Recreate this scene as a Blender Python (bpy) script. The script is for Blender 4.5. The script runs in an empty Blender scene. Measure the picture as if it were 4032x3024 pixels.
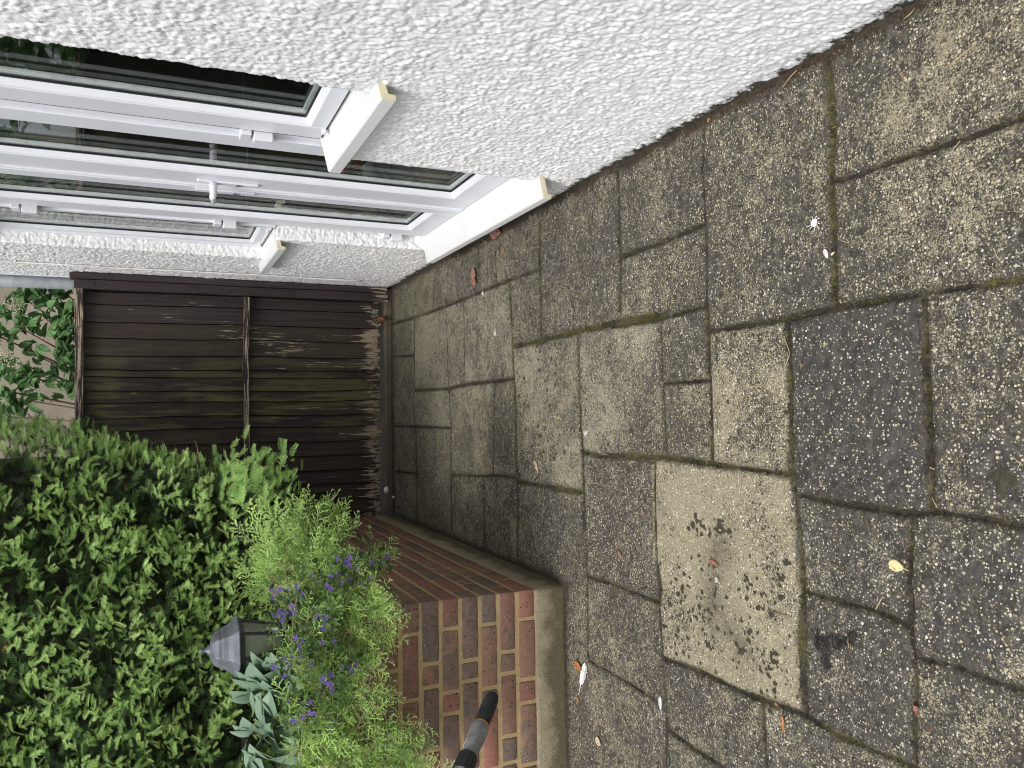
import bpy, bmesh, math, random
import numpy as np
from mathutils import Vector, Matrix
rnd = random.Random(7)
rng = np.random.default_rng(11)
R = math.radians
S = bpy.context.scene
C = S.collection

# ------------------------------------------------------------------ camera
HC = 1.4346
FPX = 3140.0
RM = np.array([[-0.015, -0.410, -0.912], [-0.999, 0.037, 0.0], [0.034, 0.911, -0.410]])
def _cam_rot():
    t, r, y = R(24.235), R(0.028), R(-2.154)
    fw = np.array([-math.sin(y)*math.cos(t), math.cos(y)*math.cos(t), -math.sin(t)])
    rt = np.array([math.cos(y), math.sin(y), 0.0]); up = np.cross(rt, fw)
    rt2 = math.cos(r)*rt + math.sin(r)*up; up2 = -math.sin(r)*rt + math.cos(r)*up
    return np.array([-up2, -rt2, fw])
RM = _cam_rot()
cd = bpy.data.cameras.new('camera'); cam = bpy.data.objects.new('camera', cd); C.objects.link(cam)
cd.sensor_fit = 'HORIZONTAL'; cd.sensor_width = 36.0; cd.lens = 36.0*FPX/4032.0
cd.clip_start = 0.02; cd.clip_end = 500
m = Matrix.Identity(4)
for i in range(3):
    m[i][0] = RM[0][i]; m[i][1] = -RM[1][i]; m[i][2] = -RM[2][i]
m[0][3], m[1][3], m[2][3] = 0, 0, HC
cam.matrix_world = m
S.camera = cam
S.render.resolution_x = 1024; S.render.resolution_y = 768

# ------------------------------------------------------------------ world, sun, exposure
SUN_EL, SUN_AZ = 57.0, 218.0         # azimuth: where the sun stands, clockwise from +Y
w = bpy.data.worlds.new('World'); S.world = w; w.use_nodes = True
nt = w.node_tree; nt.nodes.clear()
sky = nt.nodes.new('ShaderNodeTexSky'); sky.sky_type = 'NISHITA'; sky.sun_disc = False
sky.sun_elevation = R(SUN_EL); sky.sun_rotation = R(SUN_AZ); sky.air_density = 1.0; sky.dust_density = 4.0; sky.ozone_density = 1.0
hsv = nt.nodes.new('ShaderNodeHueSaturation'); hsv.inputs['Saturation'].default_value = 0.42
bg = nt.nodes.new('ShaderNodeBackground'); bg.inputs['Strength'].default_value = 0.15
wo = nt.nodes.new('ShaderNodeOutputWorld')
nt.links.new(sky.outputs[0], hsv.inputs['Color']); nt.links.new(hsv.outputs[0], bg.inputs['Color']); nt.links.new(bg.outputs[0], wo.inputs['Surface'])
sd = bpy.data.lights.new('sun', 'SUN'); sd.energy = 1.15; sd.angle = R(22); sd.color = (1.0, 0.98, 0.95)
so = bpy.data.objects.new('sun', sd); C.objects.link(so)
az, el = R(SUN_AZ), R(SUN_EL)
sdir = Vector((math.sin(az)*math.cos(el), math.cos(az)*math.cos(el), math.sin(el)))
so.rotation_euler = sdir.to_track_quat('Z', 'Y').to_euler(); so.location = (0, 0, 12)
S.view_settings.view_transform = 'Standard'; S.view_settings.look = 'None'
S.view_settings.exposure = 0.52; S.view_settings.gamma = 1.0
S.render.engine = 'CYCLES'
S.cycles.filter_width = 1.05; S.cycles.max_bounces = 8; S.cycles.transparent_max_bounces = 12

# ------------------------------------------------------------------ helpers: picture -> plane
def region(x0, y0, x1, y1, wpx):
    s = (x1-x0)/wpx
    return lambda x, y: (x0+s*x, y0+s*y)
zM = region(0, 0, 4032, 3024, 2212); zF = region(2400, 0, 4032, 1224, 2212); zQ = region(2400, 1200, 4032, 2424, 2212)
zP = region(1400, 900, 2600, 1900, 1991); zN = region(2200, 1800, 4032, 3024, 2212); zE = region(1200, 1900, 2400, 3024, 1771)
zU = region(2900, 0, 4032, 849, 1269)
def plane_pt(q, ax, val):
    r = RM.T @ np.array([q[0]-2016, q[1]-1512, FPX])
    o = np.array([0, 0, HC])
    return o + r*((val-o[ax])/r[ax])
def gp(q):
    p = plane_pt(q, 2, 0.0); return float(p[0]), float(p[1])

# ------------------------------------------------------------------ helpers: objects
def tag(o, label=None, cat=None, group=None, kind=None):
    if label: o['label'] = label
    if cat: o['category'] = cat
    if group: o['group'] = group
    if kind: o['kind'] = kind
    return o
def empty(name, loc=(0, 0, 0), label=None, cat=None, group=None):
    o = bpy.data.objects.new(name, None); C.objects.link(o); o.location = loc; o.empty_display_size = 0.05
    return tag(o, label, cat, group)
def link(name, me, mat=None, parent=None, loc=None):
    me.name = name
    o = bpy.data.objects.new(name, me); C.objects.link(o)
    if mat: me.materials.append(mat)
    if parent:
        o.parent = parent
    if loc is not None: o.location = loc
    return o
def np_mesh(name, V, F, smooth=True):
    """V (n,3); F (m,k) all the same k"""
    V = np.asarray(V, np.float32); F = np.asarray(F, np.int32)
    me = bpy.data.meshes.new(name)
    n, k = F.shape
    me.vertices.add(len(V)); me.vertices.foreach_set('co', V.ravel())
    me.loops.add(n*k); me.loops.foreach_set('vertex_index', F.ravel())
    me.polygons.add(n)
    me.polygons.foreach_set('loop_start', np.arange(0, n*k, k, dtype=np.int32))
    me.polygons.foreach_set('loop_total', np.full(n, k, np.int32))
    me.update(calc_edges=True)
    me.polygons.foreach_set('use_smooth', np.full(n, smooth, bool))
    me.validate(clean_customdata=False)
    return me
def attr(me, name, arr):
    a = me.attributes.new(name, 'FLOAT', 'POINT'); a.data.foreach_set('value', np.asarray(arr, np.float32).ravel())
class MB:
    """collects simple solids into one mesh"""
    def __init__(s): s.v = []; s.f = []; s.sm = []; s.at = []; s.cur = 0.0
    def add(s, vs, fs, smooth=False):
        b = len(s.v); s.v += [tuple(v) for v in vs]; s.at += [s.cur]*len(vs)
        s.f += [tuple(i+b for i in f) for f in fs]; s.sm += [smooth]*len(fs)
    def box(s, x0, x1, y0, y1, z0, z1):
        x0, x1 = min(x0, x1), max(x0, x1); y0, y1 = min(y0, y1), max(y0, y1); z0, z1 = min(z0, z1), max(z0, z1)
        s.add([(x0, y0, z0), (x1, y0, z0), (x1, y1, z0), (x0, y1, z0), (x0, y0, z1), (x1, y0, z1), (x1, y1, z1), (x0, y1, z1)],
              [(0, 3, 2, 1), (4, 5, 6, 7), (0, 1, 5, 4), (1, 2, 6, 5), (2, 3, 7, 6), (3, 0, 4, 7)])
    def prism_y(s, prof, y0, y1):
        """closed (x,z) profile swept along y"""
        n = len(prof)
        vs = [(x, y0, z) for x, z in prof]+[(x, y1, z) for x, z in prof]
        fs = [(i, (i+1) % n, (i+1) % n+n, i+n) for i in range(n)]+[tuple(range(n))[::-1], tuple(range(n, 2*n))]
        s.add(vs, fs)
    def tube(s, pts, rad, n=8, cap=True):
        pts = [Vector(p) for p in pts]
        if not hasattr(rad, '__len__'): rad = [rad]*len(pts)
        rings = []; prev = None
        for i, p in enumerate(pts):
            d = (pts[min(i+1, len(pts)-1)]-pts[max(i-1, 0)])
            if d.length < 1e-9: d = Vector((0, 0, 1))
            d.normalize()
            a = Vector((0, 0, 1)) if abs(d.z) < 0.9 else Vector((1, 0, 0))
            if prev is not None: a = prev
            u = (a-d*a.dot(d)); u.normalize(); v = d.cross(u); prev = u
            rings.append([p+(u*math.cos(2*math.pi*k/n)+v*math.sin(2*math.pi*k/n))*rad[i] for k in range(n)])
        vs = [v for r in rings for v in r]; fs = []
        for i in range(len(pts)-1):
            for k in range(n):
                fs.append((i*n+k, i*n+(k+1) % n, (i+1)*n+(k+1) % n, (i+1)*n+k))
        if cap: fs += [tuple(range(n))[::-1], tuple((len(pts)-1)*n+k for k in range(n))]
        s.add(vs, fs, True)
    def lathe(s, prof, n=24, rot=0.0, smooth=True, c=(0, 0, 0)):
        vs = []; fs = []
        for r, z in prof:
            for k in range(n):
                a = rot+2*math.pi*k/n; vs.append((c[0]+r*math.cos(a), c[1]+r*math.sin(a), c[2]+z))
        for i in range(len(prof)-1):
            for k in range(n):
                fs.append((i*n+k, i*n+(k+1) % n, (i+1)*n+(k+1) % n, (i+1)*n+k))
        s.add(vs, fs, smooth)
    def build(s, name, mat, parent=None, bevel=0, loc=None, seg=2):
        me = bpy.data.meshes.new(name); me.from_pydata(s.v, [], s.f); me.update()
        me.polygons.foreach_set('use_smooth', s.sm)
        if any(a != 0 for a in s.at): attr(me, 'tone', s.at)
        bm = bmesh.new(); bm.from_mesh(me); bmesh.ops.recalc_face_normals(bm, faces=bm.faces); bm.to_mesh(me); bm.free()
        o = link(name, me, mat, parent, loc)
        if bevel:
            b = o.modifiers.new('bevel', 'BEVEL'); b.width = bevel; b.segments = seg; b.limit_method = 'ANGLE'; b.angle_limit = R(40)
        return o

# ------------------------------------------------------------------ helpers: noise
_T = rng.random((256, 256))
def vnoise(x, y, sc=1.0, sx=0, sy=0):
    x = np.asarray(x)*sc+sx+1000.0; y = np.asarray(y)*sc+sy+1000.0
    xi = np.floor(x).astype(int); yi = np.floor(y).astype(int); fx = x-xi; fy = y-yi
    fx = fx*fx*(3-2*fx); fy = fy*fy*(3-2*fy)
    a = _T[xi & 255, yi & 255]; b = _T[(xi+1) & 255, yi & 255]; c = _T[xi & 255, (yi+1) & 255]; d = _T[(xi+1) & 255, (yi+1) & 255]
    return (a*(1-fx)+b*fx)*(1-fy)+(c*(1-fx)+d*fx)*fy
def fbm(x, y, sc, octv=4, sx=0.0):
    s = 0; a = 1; t = 0
    for i in range(octv):
        s = s+a*vnoise(x, y, sc*(2**i), sx+17.3*i, sx*1.7+9.1*i); t += a; a *= 0.55
    return s/t
_H = rng.random((256, 256, 3))
def lumps(x, y, size, sx=0):
    """rounded blobs of random height, one per cell: the thrown grit of roughcast"""
    x = x/size+500+sx; y = y/size+500+sx*1.3
    xi = np.floor(x).astype(int); yi = np.floor(y).astype(int)
    out = np.zeros_like(x)
    for dx in (-1, 0, 1):
        for dy in (-1, 0, 1):
            h = _H[(xi+dx) & 255, (yi+dy) & 255]
            d = np.hypot(x-(xi+dx+h[..., 0]), y-(yi+dy+h[..., 1]))
            rr = 0.45+0.5*h[..., 2]
            k = np.clip(1-d/rr, 0, 1); k = np.sqrt(k)*(0.35+0.65*h[..., 2])*np.minimum(1, k*3)
            out = np.maximum(out, k)
    return out

# ------------------------------------------------------------------ helpers: materials
class NT:
    def __init__(s, name):
        s.m = bpy.data.materials.new(name); s.m.use_nodes = True; s.t = s.m.node_tree; s.n = s.t.nodes; s.n.clear()
        s.out = s.n.new('ShaderNodeOutputMaterial'); s.co = s.n.new('ShaderNodeTexCoord')
    def l(s, a, b): s.t.links.new(a, b)
    def set(s, sock, v):
        if hasattr(v, 'is_linked') or hasattr(v, 'links'): s.l(v, sock)
        elif isinstance(v, (tuple, list)): sock.default_value = tuple(v)+((1,) if len(v) == 3 and sock.type == 'RGBA' else ())
        else: sock.default_value = v
    def noise(s, scale, detail=4, rough=0.55, vec=None, out=0, dist=0.0):
        n = s.n.new('ShaderNodeTexNoise'); n.inputs['Scale'].default_value = scale; n.inputs['Detail'].default_value = detail
        n.inputs['Roughness'].default_value = rough; n.inputs['Distortion'].default_value = dist
        s.l(vec or s.co.outputs['Object'], n.inputs['Vector']); return n.outputs[out]
    def voro(s, scale, feat='F1', vec=None, rand=1.0):
        n = s.n.new('ShaderNodeTexVoronoi'); n.feature = feat; n.inputs['Scale'].default_value = scale; n.inputs['Randomness'].default_value = rand
        s.l(vec or s.co.outputs['Object'], n.inputs['Vector']); return n
    def mapv(s, scale=(1, 1, 1), rot=(0, 0, 0), vec=None):
        n = s.n.new('ShaderNodeMapping'); n.inputs['Scale'].default_value = scale; n.inputs['Rotation'].default_value = rot
        s.l(vec or s.co.outputs['Object'], n.inputs['Vector']); return n.outputs[0]
    def ramp(s, v, stops, interp='LINEAR'):
        n = s.n.new('ShaderNodeValToRGB'); r = n.color_ramp; r.interpolation = interp
        while len(r.elements) > 1: r.elements.remove(r.elements[-1])
        r.elements[0].position = stops[0][0]; c = stops[0][1]; r.elements[0].color = c if len(c) == 4 else tuple(c)+(1,)
        for p, c in stops[1:]:
            e = r.elements.new(p); e.color = c if len(c) == 4 else tuple(c)+(1,)
        s.l(v, n.inputs[0]); return n.outputs[0]
    def step(s, v, a, b):
        n = s.n.new('ShaderNodeMapRange'); n.interpolation_type = 'SMOOTHSTEP'
        s.set(n.inputs['Value'], v); s.set(n.inputs['From Min'], a); s.set(n.inputs['From Max'], b); return n.outputs[0]
    def math(s, op, a, b=0.0, clamp=False):
        n = s.n.new('ShaderNodeMath'); n.operation = op; n.use_clamp = clamp; s.set(n.inputs[0], a); s.set(n.inputs[1], b); return n.outputs[0]
    def mix(s, f, a, b, mode='MIX'):
        n = s.n.new('ShaderNodeMix'); n.data_type = 'RGBA'; n.blend_type = mode
        s.set(n.inputs[0], f); s.set(n.inputs[6], a); s.set(n.inputs[7], b); return n.outputs[2]
    def attr(s, name, out='Fac'):
        n = s.n.new('ShaderNodeAttribute'); n.attribute_name = name; return n.outputs[out]
    def sep(s, vec=None):
        n = s.n.new('ShaderNodeSeparateXYZ'); s.l(vec or s.co.outputs['Object'], n.inputs[0]); return n.outputs
    def bump(s, h, dist, strength=1.0, nrm=None):
        n = s.n.new('ShaderNodeBump'); n.inputs['Distance'].default_value = dist; n.inputs['Strength'].default_value = strength
        s.l(h, n.inputs['Height'])
        if nrm: s.l(nrm, n.inputs['Normal'])
        return n.outputs[0]
    def bsdf(s, col, rough=0.8, spec=0.5, metal=0.0, nrm=None, **kw):
        b = s.n.new('ShaderNodeBsdfPrincipled'); s.set(b.inputs['Base Color'], col); s.set(b.inputs['Roughness'], rough)
        s.set(b.inputs['Specular IOR Level'], spec); s.set(b.inputs['Metallic'], metal)
        for k, v in kw.items(): s.set(b.inputs[k.replace('_', ' ')], v)
        if nrm: s.l(nrm, b.inputs['Normal'])
        s.b = b; return b.outputs[0]
    def done(s, sh): s.l(sh, s.out.inputs['Surface']); return s.m

def mat_simple(name, col, rough=0.6, spec=0.5, metal=0.0, var=0.15, sc=20, bump=0.0, bsc=200):
    t = NT(name)
    n = t.noise(sc, 4)
    c = t.mix(t.step(n, 0.3, 0.7), tuple(x*(1-var) for x in col), tuple(min(1, x*(1+var)) for x in col))
    nr = t.bump(t.noise(bsc, 3), bump) if bump else None
    return t.done(t.bsdf(c, rough, spec, metal, nr))

def m_render():
    t = NT('white roughcast paint'); x, y, z = t.sep()
    big = t.noise(1.3, 3); fine = t.noise(60, 4); gr = t.noise(28, 5, 0.7)
    c = t.mix(t.step(big, 0.3, 0.7), (0.75, 0.755, 0.765), (0.80, 0.80, 0.80))
    # patchy darker tone in the hollows between the grit
    hol = t.attr('hollow')
    c = t.mix(t.math('MULTIPLY', t.math('MULTIPLY', hol, t.step(t.noise(5, 4), 0.3, 0.75)), 0.16), c, (0.45, 0.44, 0.41))
    # black algae where wall meets paving
    zz = t.math('ADD', z, t.math('ADD', t.math('MULTIPLY', t.math('SUBTRACT', gr, 0.5), -0.15), t.math('MULTIPLY', t.math('SUBTRACT', big, 0.5), -0.05)))
    low = t.step(zz, 0.036, 0.012)
    c = t.mix(low, c, t.mix(fine, (0.010, 0.011, 0.007), (0.07, 0.066, 0.045)))
    lo2 = t.math('MULTIPLY', t.step(zz, 0.085, 0.0), t.step(t.noise(90, 3), 0.48, 0.62))
    c = t.mix(t.math('MULTIPLY', lo2, 0.6), c, (0.12, 0.12, 0.10))
    nr = t.bump(t.noise(330, 3, 0.6), 0.0012)
    return t.done(t.bsdf(c, 0.62, 0.3, nrm=nr))

def m_paving():
    t = NT('riven paving'); P = t.co.outputs['Object']
    jd, sr, tan, chip, dark, wet, moss, spot, dirt = [t.attr(k) for k in ('jd', 'sr', 'tan', 'chip', 'dark', 'wet', 'moss', 'spot', 'dirt')]
    n0 = t.noise(2.6, 4, 0.6); n1 = t.noise(9, 5, 0.65); n2 = t.noise(45, 6, 0.7); n3 = t.noise(190, 3, 0.75); n4 = t.noise(420, 2, 0.7)
    c5 = lambda v, k: t.math('MULTIPLY', t.math('SUBTRACT', v, 0.5), k)
    base = t.mix(t.step(t.math('ADD', n2, c5(n3, 0.9)), 0.3, 0.75), (0.028, 0.025, 0.019), (0.115, 0.104, 0.080))
    clean = t.mix(t.step(n2, 0.3, 0.7), (0.020, 0.020, 0.019), (0.072, 0.068, 0.064))
    alg = t.attr('alg'); am = t.step(t.math('ADD', t.math('MULTIPLY', alg, .62), t.math('ADD', c5(n1, .8), c5(n2, .5))), .30, .62)
    base = t.mix(t.math('MULTIPLY', dark, t.step(t.math('ADD', n1, c5(n2, 0.5)), 0.32, 0.55)), base, clean)
    # fine pale lichen grains: their cover, not their colour, makes a slab look light or dark
    cov = t.math('ADD', t.math('ADD', t.math('MULTIPLY', tan, 0.18), c5(n1, 0.30)), t.math('ADD', c5(n0, 0.32), c5(n2, 0.24)))
    cov = t.math('SUBTRACT', cov, t.math('MULTIPLY', dark, 0.12))
    grain = t.math('ADD', t.math('MULTIPLY', n3, 0.62), t.math('MULTIPLY', n4, 0.38))
    lv = t.math('ADD', grain, cov)
    lm = t.step(lv, 0.555, 0.64)
    lc = t.mix(t.step(n4, 0.35, 0.65), (0.175, 0.155, 0.098), (0.46, 0.415, 0.275)); lc = t.mix(t.math('MULTIPLY', t.step(sr, .2, .9), .5), lc, t.mix(n4, (0.20, 0.19, 0.15), (0.36, 0.345, 0.28)))
    base = t.mix(t.math('MULTIPLY', lm, 0.86), base, lc)
    base = t.mix(t.math('MULTIPLY', am, 0.55), base, t.mix(n2, (0.030, 0.031, 0.014), (0.12, 0.118, 0.060)))
    # exposed aggregate chips
    warp = t.n.new('ShaderNodeVectorMath'); warp.operation = 'ADD'
    nz = t.noise(260, 2, out=1); sc_ = t.n.new('ShaderNodeVectorMath'); sc_.operation = 'SCALE'; sc_.inputs['Scale'].default_value = 0.006; t.l(nz, sc_.inputs[0])
    t.l(P, warp.inputs[0]); t.l(sc_.outputs[0], warp.inputs[1]); WV = warp.outputs[0]
    pat = t.step(t.math('ADD', n1, c5(n0, 0.6)), 0.28, 0.62)
    hs = []
    for sc, thr, off in ((105, 0.42, 0.64), (165, 0.44, 0.54)):
        v = t.voro(sc, vec=WV); cs = t.n.new('ShaderNodeSeparateColor'); t.l(v.outputs['Color'], cs.inputs[0])
        lim = t.math('SUBTRACT', off+.24, t.math('MULTIPLY', t.math('MULTIPLY', chip, t.math('ADD', t.math('MULTIPLY', pat, .7), .3)), 0.50))
        keep = t.step(t.math('SUBTRACT', cs.outputs[0], lim), 0.0, 0.03)
        d = t.math('ADD', v.outputs['Distance'], t.math('MULTIPLY', cs.outputs[1], 0.20))
        mk = t.math('MULTIPLY', keep, t.step(d, thr, thr-0.08))
        cc = t.ramp(cs.outputs[2], [(0, (0.60, 0.55, 0.38)), (0.4, (0.44, 0.38, 0.24)), (0.65, (0.74, 0.72, 0.62)), (0.9, (0.34, 0.27, 0.19))], 'LINEAR')
        base = t.mix(t.math('MULTIPLY', mk, 0.92), base, cc); hs.append(mk)
    base = t.mix(t.step(t.math('ADD', spot, t.math('ADD', c5(n2, .9), c5(n3, .6))), .38, .66), base, t.mix(n3, (0.008, 0.008, 0.004), (0.075, 0.064, 0.034)))
    v = t.voro(30, vec=WV); cs = t.n.new('ShaderNodeSeparateColor'); t.l(v.outputs['Color'], cs.inputs[0])
    small = t.math('MULTIPLY', t.math('MULTIPLY', t.step(t.math('ADD', v.outputs['Distance'], c5(n3, .15)), 0.15, 0.10), t.step(cs.outputs[0], .55, .6)), t.step(n0, 0.42, 0.6))
    base = t.mix(t.math('MULTIPLY', small, 0.85), base, (0.02, 0.016, 0.011))
    base = t.mix(t.math('MULTIPLY', dirt, t.step(t.math('ADD', t.math('ADD', n2, c5(n3, .5)), t.math('MULTIPLY', dirt, .32)), 0.46, 0.70)), base, t.mix(n3, (0.006, 0.005, 0.003), (0.085, 0.068, 0.044)))
    jn = t.math('ADD', jd, t.math('ADD', c5(n2, 0.016), c5(n3, 0.010)))
    jm = t.step(jn, 0.0016, -0.0016)
    jc = t.mix(t.step(n3, .35, .7), (0.003, 0.0025, 0.0015), (0.045, 0.034, 0.020))
    mm = t.step(t.math('ADD', t.math('MULTIPLY', moss, .55), t.math('ADD', c5(n1, 1.7), c5(n2, .7))), 0.24, 0.50)
    jc = t.mix(t.math('MULTIPLY', mm, 0.9), jc, t.mix(t.step(n3, .3, .7), (0.010, 0.012, 0.002), (0.19, 0.175, 0.022)))
    base = t.mix(jm, base, jc)
    edge = t.math('MULTIPLY', t.step(jn, 0.016, 0.001), t.step(t.math('ADD', n2, c5(n1, .6)), 0.38, 0.6))
    base = t.mix(t.math('MULTIPLY', edge, 0.75), base, t.mix(n3, (0.016, 0.014, 0.007), (0.06, 0.05, 0.03)))
    wm = t.step(t.math('ADD', wet, t.math('ADD', c5(n2, 2.2), c5(n3, 1.2))), 0.50, 0.60)
    base = t.mix(t.math('MULTIPLY', wm, 0.90), base, (0.004, 0.004, 0.004))
    gl = t.math('MULTIPLY', dark, t.step(t.math('ADD', n1, c5(n2, .6)), .40, .58))
    ro = t.math('SUBTRACT', t.math('SUBTRACT', 0.80, t.math('MULTIPLY', gl, 0.50)), t.math('MULTIPLY', wm, 0.70), True)
    h = t.math('ADD', t.math('MULTIPLY', grain, 0.8), t.math('ADD', n2, t.math('MULTIPLY', hs[0], 0.3)))
    nr = t.bump(h, 0.0045)
    return t.done(t.bsdf(base, ro, 0.5, nrm=nr))

def m_brick():
    t = NT('multi stock brick'); tn = t.attr('tone'); 
    n1 = t.noise(14, 4); n2 = t.noise(70, 5, 0.65); n3 = t.noise(300, 3)
    red = t.ramp(tn, [(0.0, (0.25, 0.105, 0.075)), (0.2, (0.165, 0.082, 0.064)), (0.4, (0.19, 0.115, 0.078)), (0.6, (0.23, 0.12, 0.08)), (0.8, (0.12, 0.092, 0.075)), (1.0, (0.17, 0.105, 0.085))])
    gray = (0.085, 0.074, 0.062)
    core = t.step(t.math('ADD', n1, t.math('MULTIPLY', t.math('SUBTRACT', tn, 0.5), 0.18)), 0.50, 0.62)
    c = t.mix(t.math('MULTIPLY', core, 0.75), red, gray)
    c = t.mix(t.math('MULTIPLY', t.step(n2, 0.35, 0.7), 0.6), c, t.mix(0.45, c, (0.33, 0.20, 0.14)))
    v = t.voro(75); cs = t.n.new('ShaderNodeSeparateColor'); t.l(v.outputs['Color'], cs.inputs[0])
    sp = t.math('MULTIPLY', t.step(t.math('ADD', v.outputs['Distance'], t.math('MULTIPLY', n2, 0.25)), 0.42, 0.32), t.step(cs.outputs[0], 0.74, 0.78))
    c = t.mix(t.math('MULTIPLY', sp, 0.85), c, (0.02, 0.02, 0.024))
    v2 = t.voro(120); cs2 = t.n.new('ShaderNodeSeparateColor'); t.l(v2.outputs['Color'], cs2.inputs[0])
    wh = t.math('MULTIPLY', t.step(v2.outputs['Distance'], 0.22, 0.16), t.step(cs2.outputs[1], 0.93, 0.95))
    c = t.mix(t.math('MULTIPLY', wh, 0.7), c, (0.5, 0.44, 0.36))
    x, y, z = t.sep()
    ef = t.math('MULTIPLY', t.step(z, 0.52, 0.72), t.step(t.noise(38, 5, 0.7), 0.52, 0.68))
    c = t.mix(t.math('MULTIPLY', ef, 0.55), c, (0.42, 0.38, 0.35))
    nr = t.bump(t.math('ADD', n2, t.math('MULTIPLY', n3, 0.4)), 0.002)
    return t.done(t.bsdf(c, 0.78, 0.35, nrm=nr))
def m_mortar(name='ochre mortar', a=(0.28, 0.195, 0.095), b=(0.52, 0.39, 0.21)):
    t = NT(name); n2 = t.noise(90, 5, 0.65); n1 = t.noise(8, 3)
    c = t.mix(n2, a, b); c = t.mix(t.math('MULTIPLY', t.step(n1, 0.4, 0.7), 0.4), c, (0.20, 0.16, 0.10))
    nr = t.bump(t.noise(260, 5, 0.7), 0.003)
    return t.done(t.bsdf(c, 0.92, 0.2, nrm=nr))
def m_plinth():
    t = NT('stained cement plinth'); x, y, z = t.sep(); n1 = t.noise(9, 5, 0.6); n2 = t.noise(60, 6, 0.7); n3 = t.noise(250, 3, 0.7)
    c = t.mix(n2, (0.22, 0.19, 0.125), (0.43, 0.375, 0.25))
    g = t.step(t.math('ADD', z, t.math('ADD', t.math('MULTIPLY', t.math('SUBTRACT', n1, 0.5), -0.16), t.math('MULTIPLY', t.math('SUBTRACT', n2, 0.5), -0.07))), 0.095, 0.035)
    c = t.mix(t.math('MULTIPLY', g, 0.85), c, t.mix(n2, (0.05, 0.048, 0.025), (0.13, 0.115, 0.065)))
    c = t.mix(t.math('MULTIPLY', t.step(n3, 0.55, 0.68), 0.5), c, (0.06, 0.05, 0.03))
    return t.done(t.bsdf(c, 0.88, 0.25, nrm=t.bump(t.math('ADD', n2, n3), 0.006)))
def m_wood(name='weathered stained board', bare=0.0, horiz=False):
    t = NT(name); tn = t.attr('tone'); x, y, z = t.sep()
    hz = horiz
    gv = t.mapv((3.2, 60, 60) if hz else (60, 60, 3.2)); gv2 = t.mapv((2.2, 26, 26) if hz else (26, 26, 2.2)); gv3 = t.mapv((8, 150, 150) if hz else (150, 150, 8))
    g1 = t.noise(1, 5, 0.65, gv, dist=0.6); g2 = t.noise(1, 4, 0.6, gv2); g3 = t.noise(1, 3, 0.6, gv3)
    c = t.mix(t.step(g1, .3, .7), (0.026, 0.018, 0.0185), (0.050, 0.036, 0.037))
    c = t.mix(t.step(tn, 0.0, 1.0), c, t.mix(g1, (0.022, 0.015, 0.013), (0.062, 0.045, 0.036)))
    # green algae on the middle boards
    al = t.math('MULTIPLY', t.attr('algae'), t.step(t.math('ADD', g2, t.math('MULTIPLY', t.math('SUBTRACT', t.noise(4, 3), .5), .5)), 0.42, 0.60))
    c = t.mix(t.math('MULTIPLY', al, 0.8), c, t.mix(g1, (0.06, 0.058, 0.02), (0.17, 0.16, 0.07)))
    # bare wood: splintering foot of the boards, and streaks
    foot = t.math('ADD', t.step(z, 0.27, 0.07), 0.0)
    wear = t.attr('wear')
    s = t.step(t.math('ADD', t.math('ADD', t.math('MULTIPLY', foot, 0.42), t.math('MULTIPLY', wear, 0.42)), t.math('MULTIPLY', t.math('SUBTRACT', t.math('ADD', t.math('MULTIPLY', g1, 0.5), t.math('MULTIPLY', g3, 0.5)), 0.5), 2.3)), 0.40 - bare, 0.50 - bare)
    c = t.mix(t.math('MULTIPLY', s, 0.9), c, t.mix(g3, (0.20, 0.155, 0.105), (0.55, 0.47, 0.35)))
    return t.done(t.bsdf(c, 0.72, 0.35, nrm=t.bump(t.math('ADD', g1, g3), 0.003)))
def m_pvc(name, col=(0.69, 0.71, 0.76), rough=0.28):
    t = NT(name); n = t.noise(7, 4); n2 = t.noise(55, 4, 0.7)
    c = t.mix(t.step(n, 0.35, 0.75), col, tuple(k*0.94 for k in col))
    c = t.mix(t.math('MULTIPLY', t.step(n2, 0.62, 0.75), 0.22), c, (0.45, 0.42, 0.36))
    return t.done(t.bsdf(c, t.math('ADD', rough, t.math('MULTIPLY', n, 0.15)), 0.5))
def m_glass():
    t = NT('window glass')
    geo = t.n.new('ShaderNodeNewGeometry'); fr = t.n.new('ShaderNodeFresnel'); fr.inputs['IOR'].default_value = 1.5
    f = t.math('MULTIPLY', fr.outputs[0], t.math('SUBTRACT', 1.0, geo.outputs['Backfacing']))
    tr = t.n.new('ShaderNodeBsdfTransparent'); tr.inputs[0].default_value = (0.89, 0.91, 0.90, 1)
    gl = t.n.new('ShaderNodeBsdfGlossy'); gl.inputs['Roughness'].default_value = 0.01; gl.inputs[0].default_value = (1, 1, 1, 1)
    mx = t.n.new('ShaderNodeMixShader'); t.l(f, mx.inputs[0]); t.l(tr.outputs[0], mx.inputs[1]); t.l(gl.outputs[0], mx.inputs[2])
    return t.done(mx.outputs[0])
def m_leaf(name, tip, base, tl=0.35, rough=0.5, var=0.25, spec=0.35):
    t = NT(name); tn = t.attr('tone'); n = t.noise(5, 3); n2 = t.noise(40, 2)
    c = t.mix(tn, base, tip)
    c = t.mix(t.math('MULTIPLY', t.step(n, 0.35, 0.7), var), c, tuple(k*0.55 for k in base))
    c = t.mix(t.math('MULTIPLY', t.step(n2, 0.4, 0.7), var*0.6), c, tip)
    p = t.bsdf(c, rough, spec)
    tr = t.n.new('ShaderNodeBsdfTranslucent'); t.l(c, tr.inputs[0])
    mx = t.n.new('ShaderNodeMixShader'); mx.inputs[0].default_value = tl; t.l(p, mx.inputs[1]); t.l(tr.outputs[0], mx.inputs[2])
    return t.done(mx.outputs[0])

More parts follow.
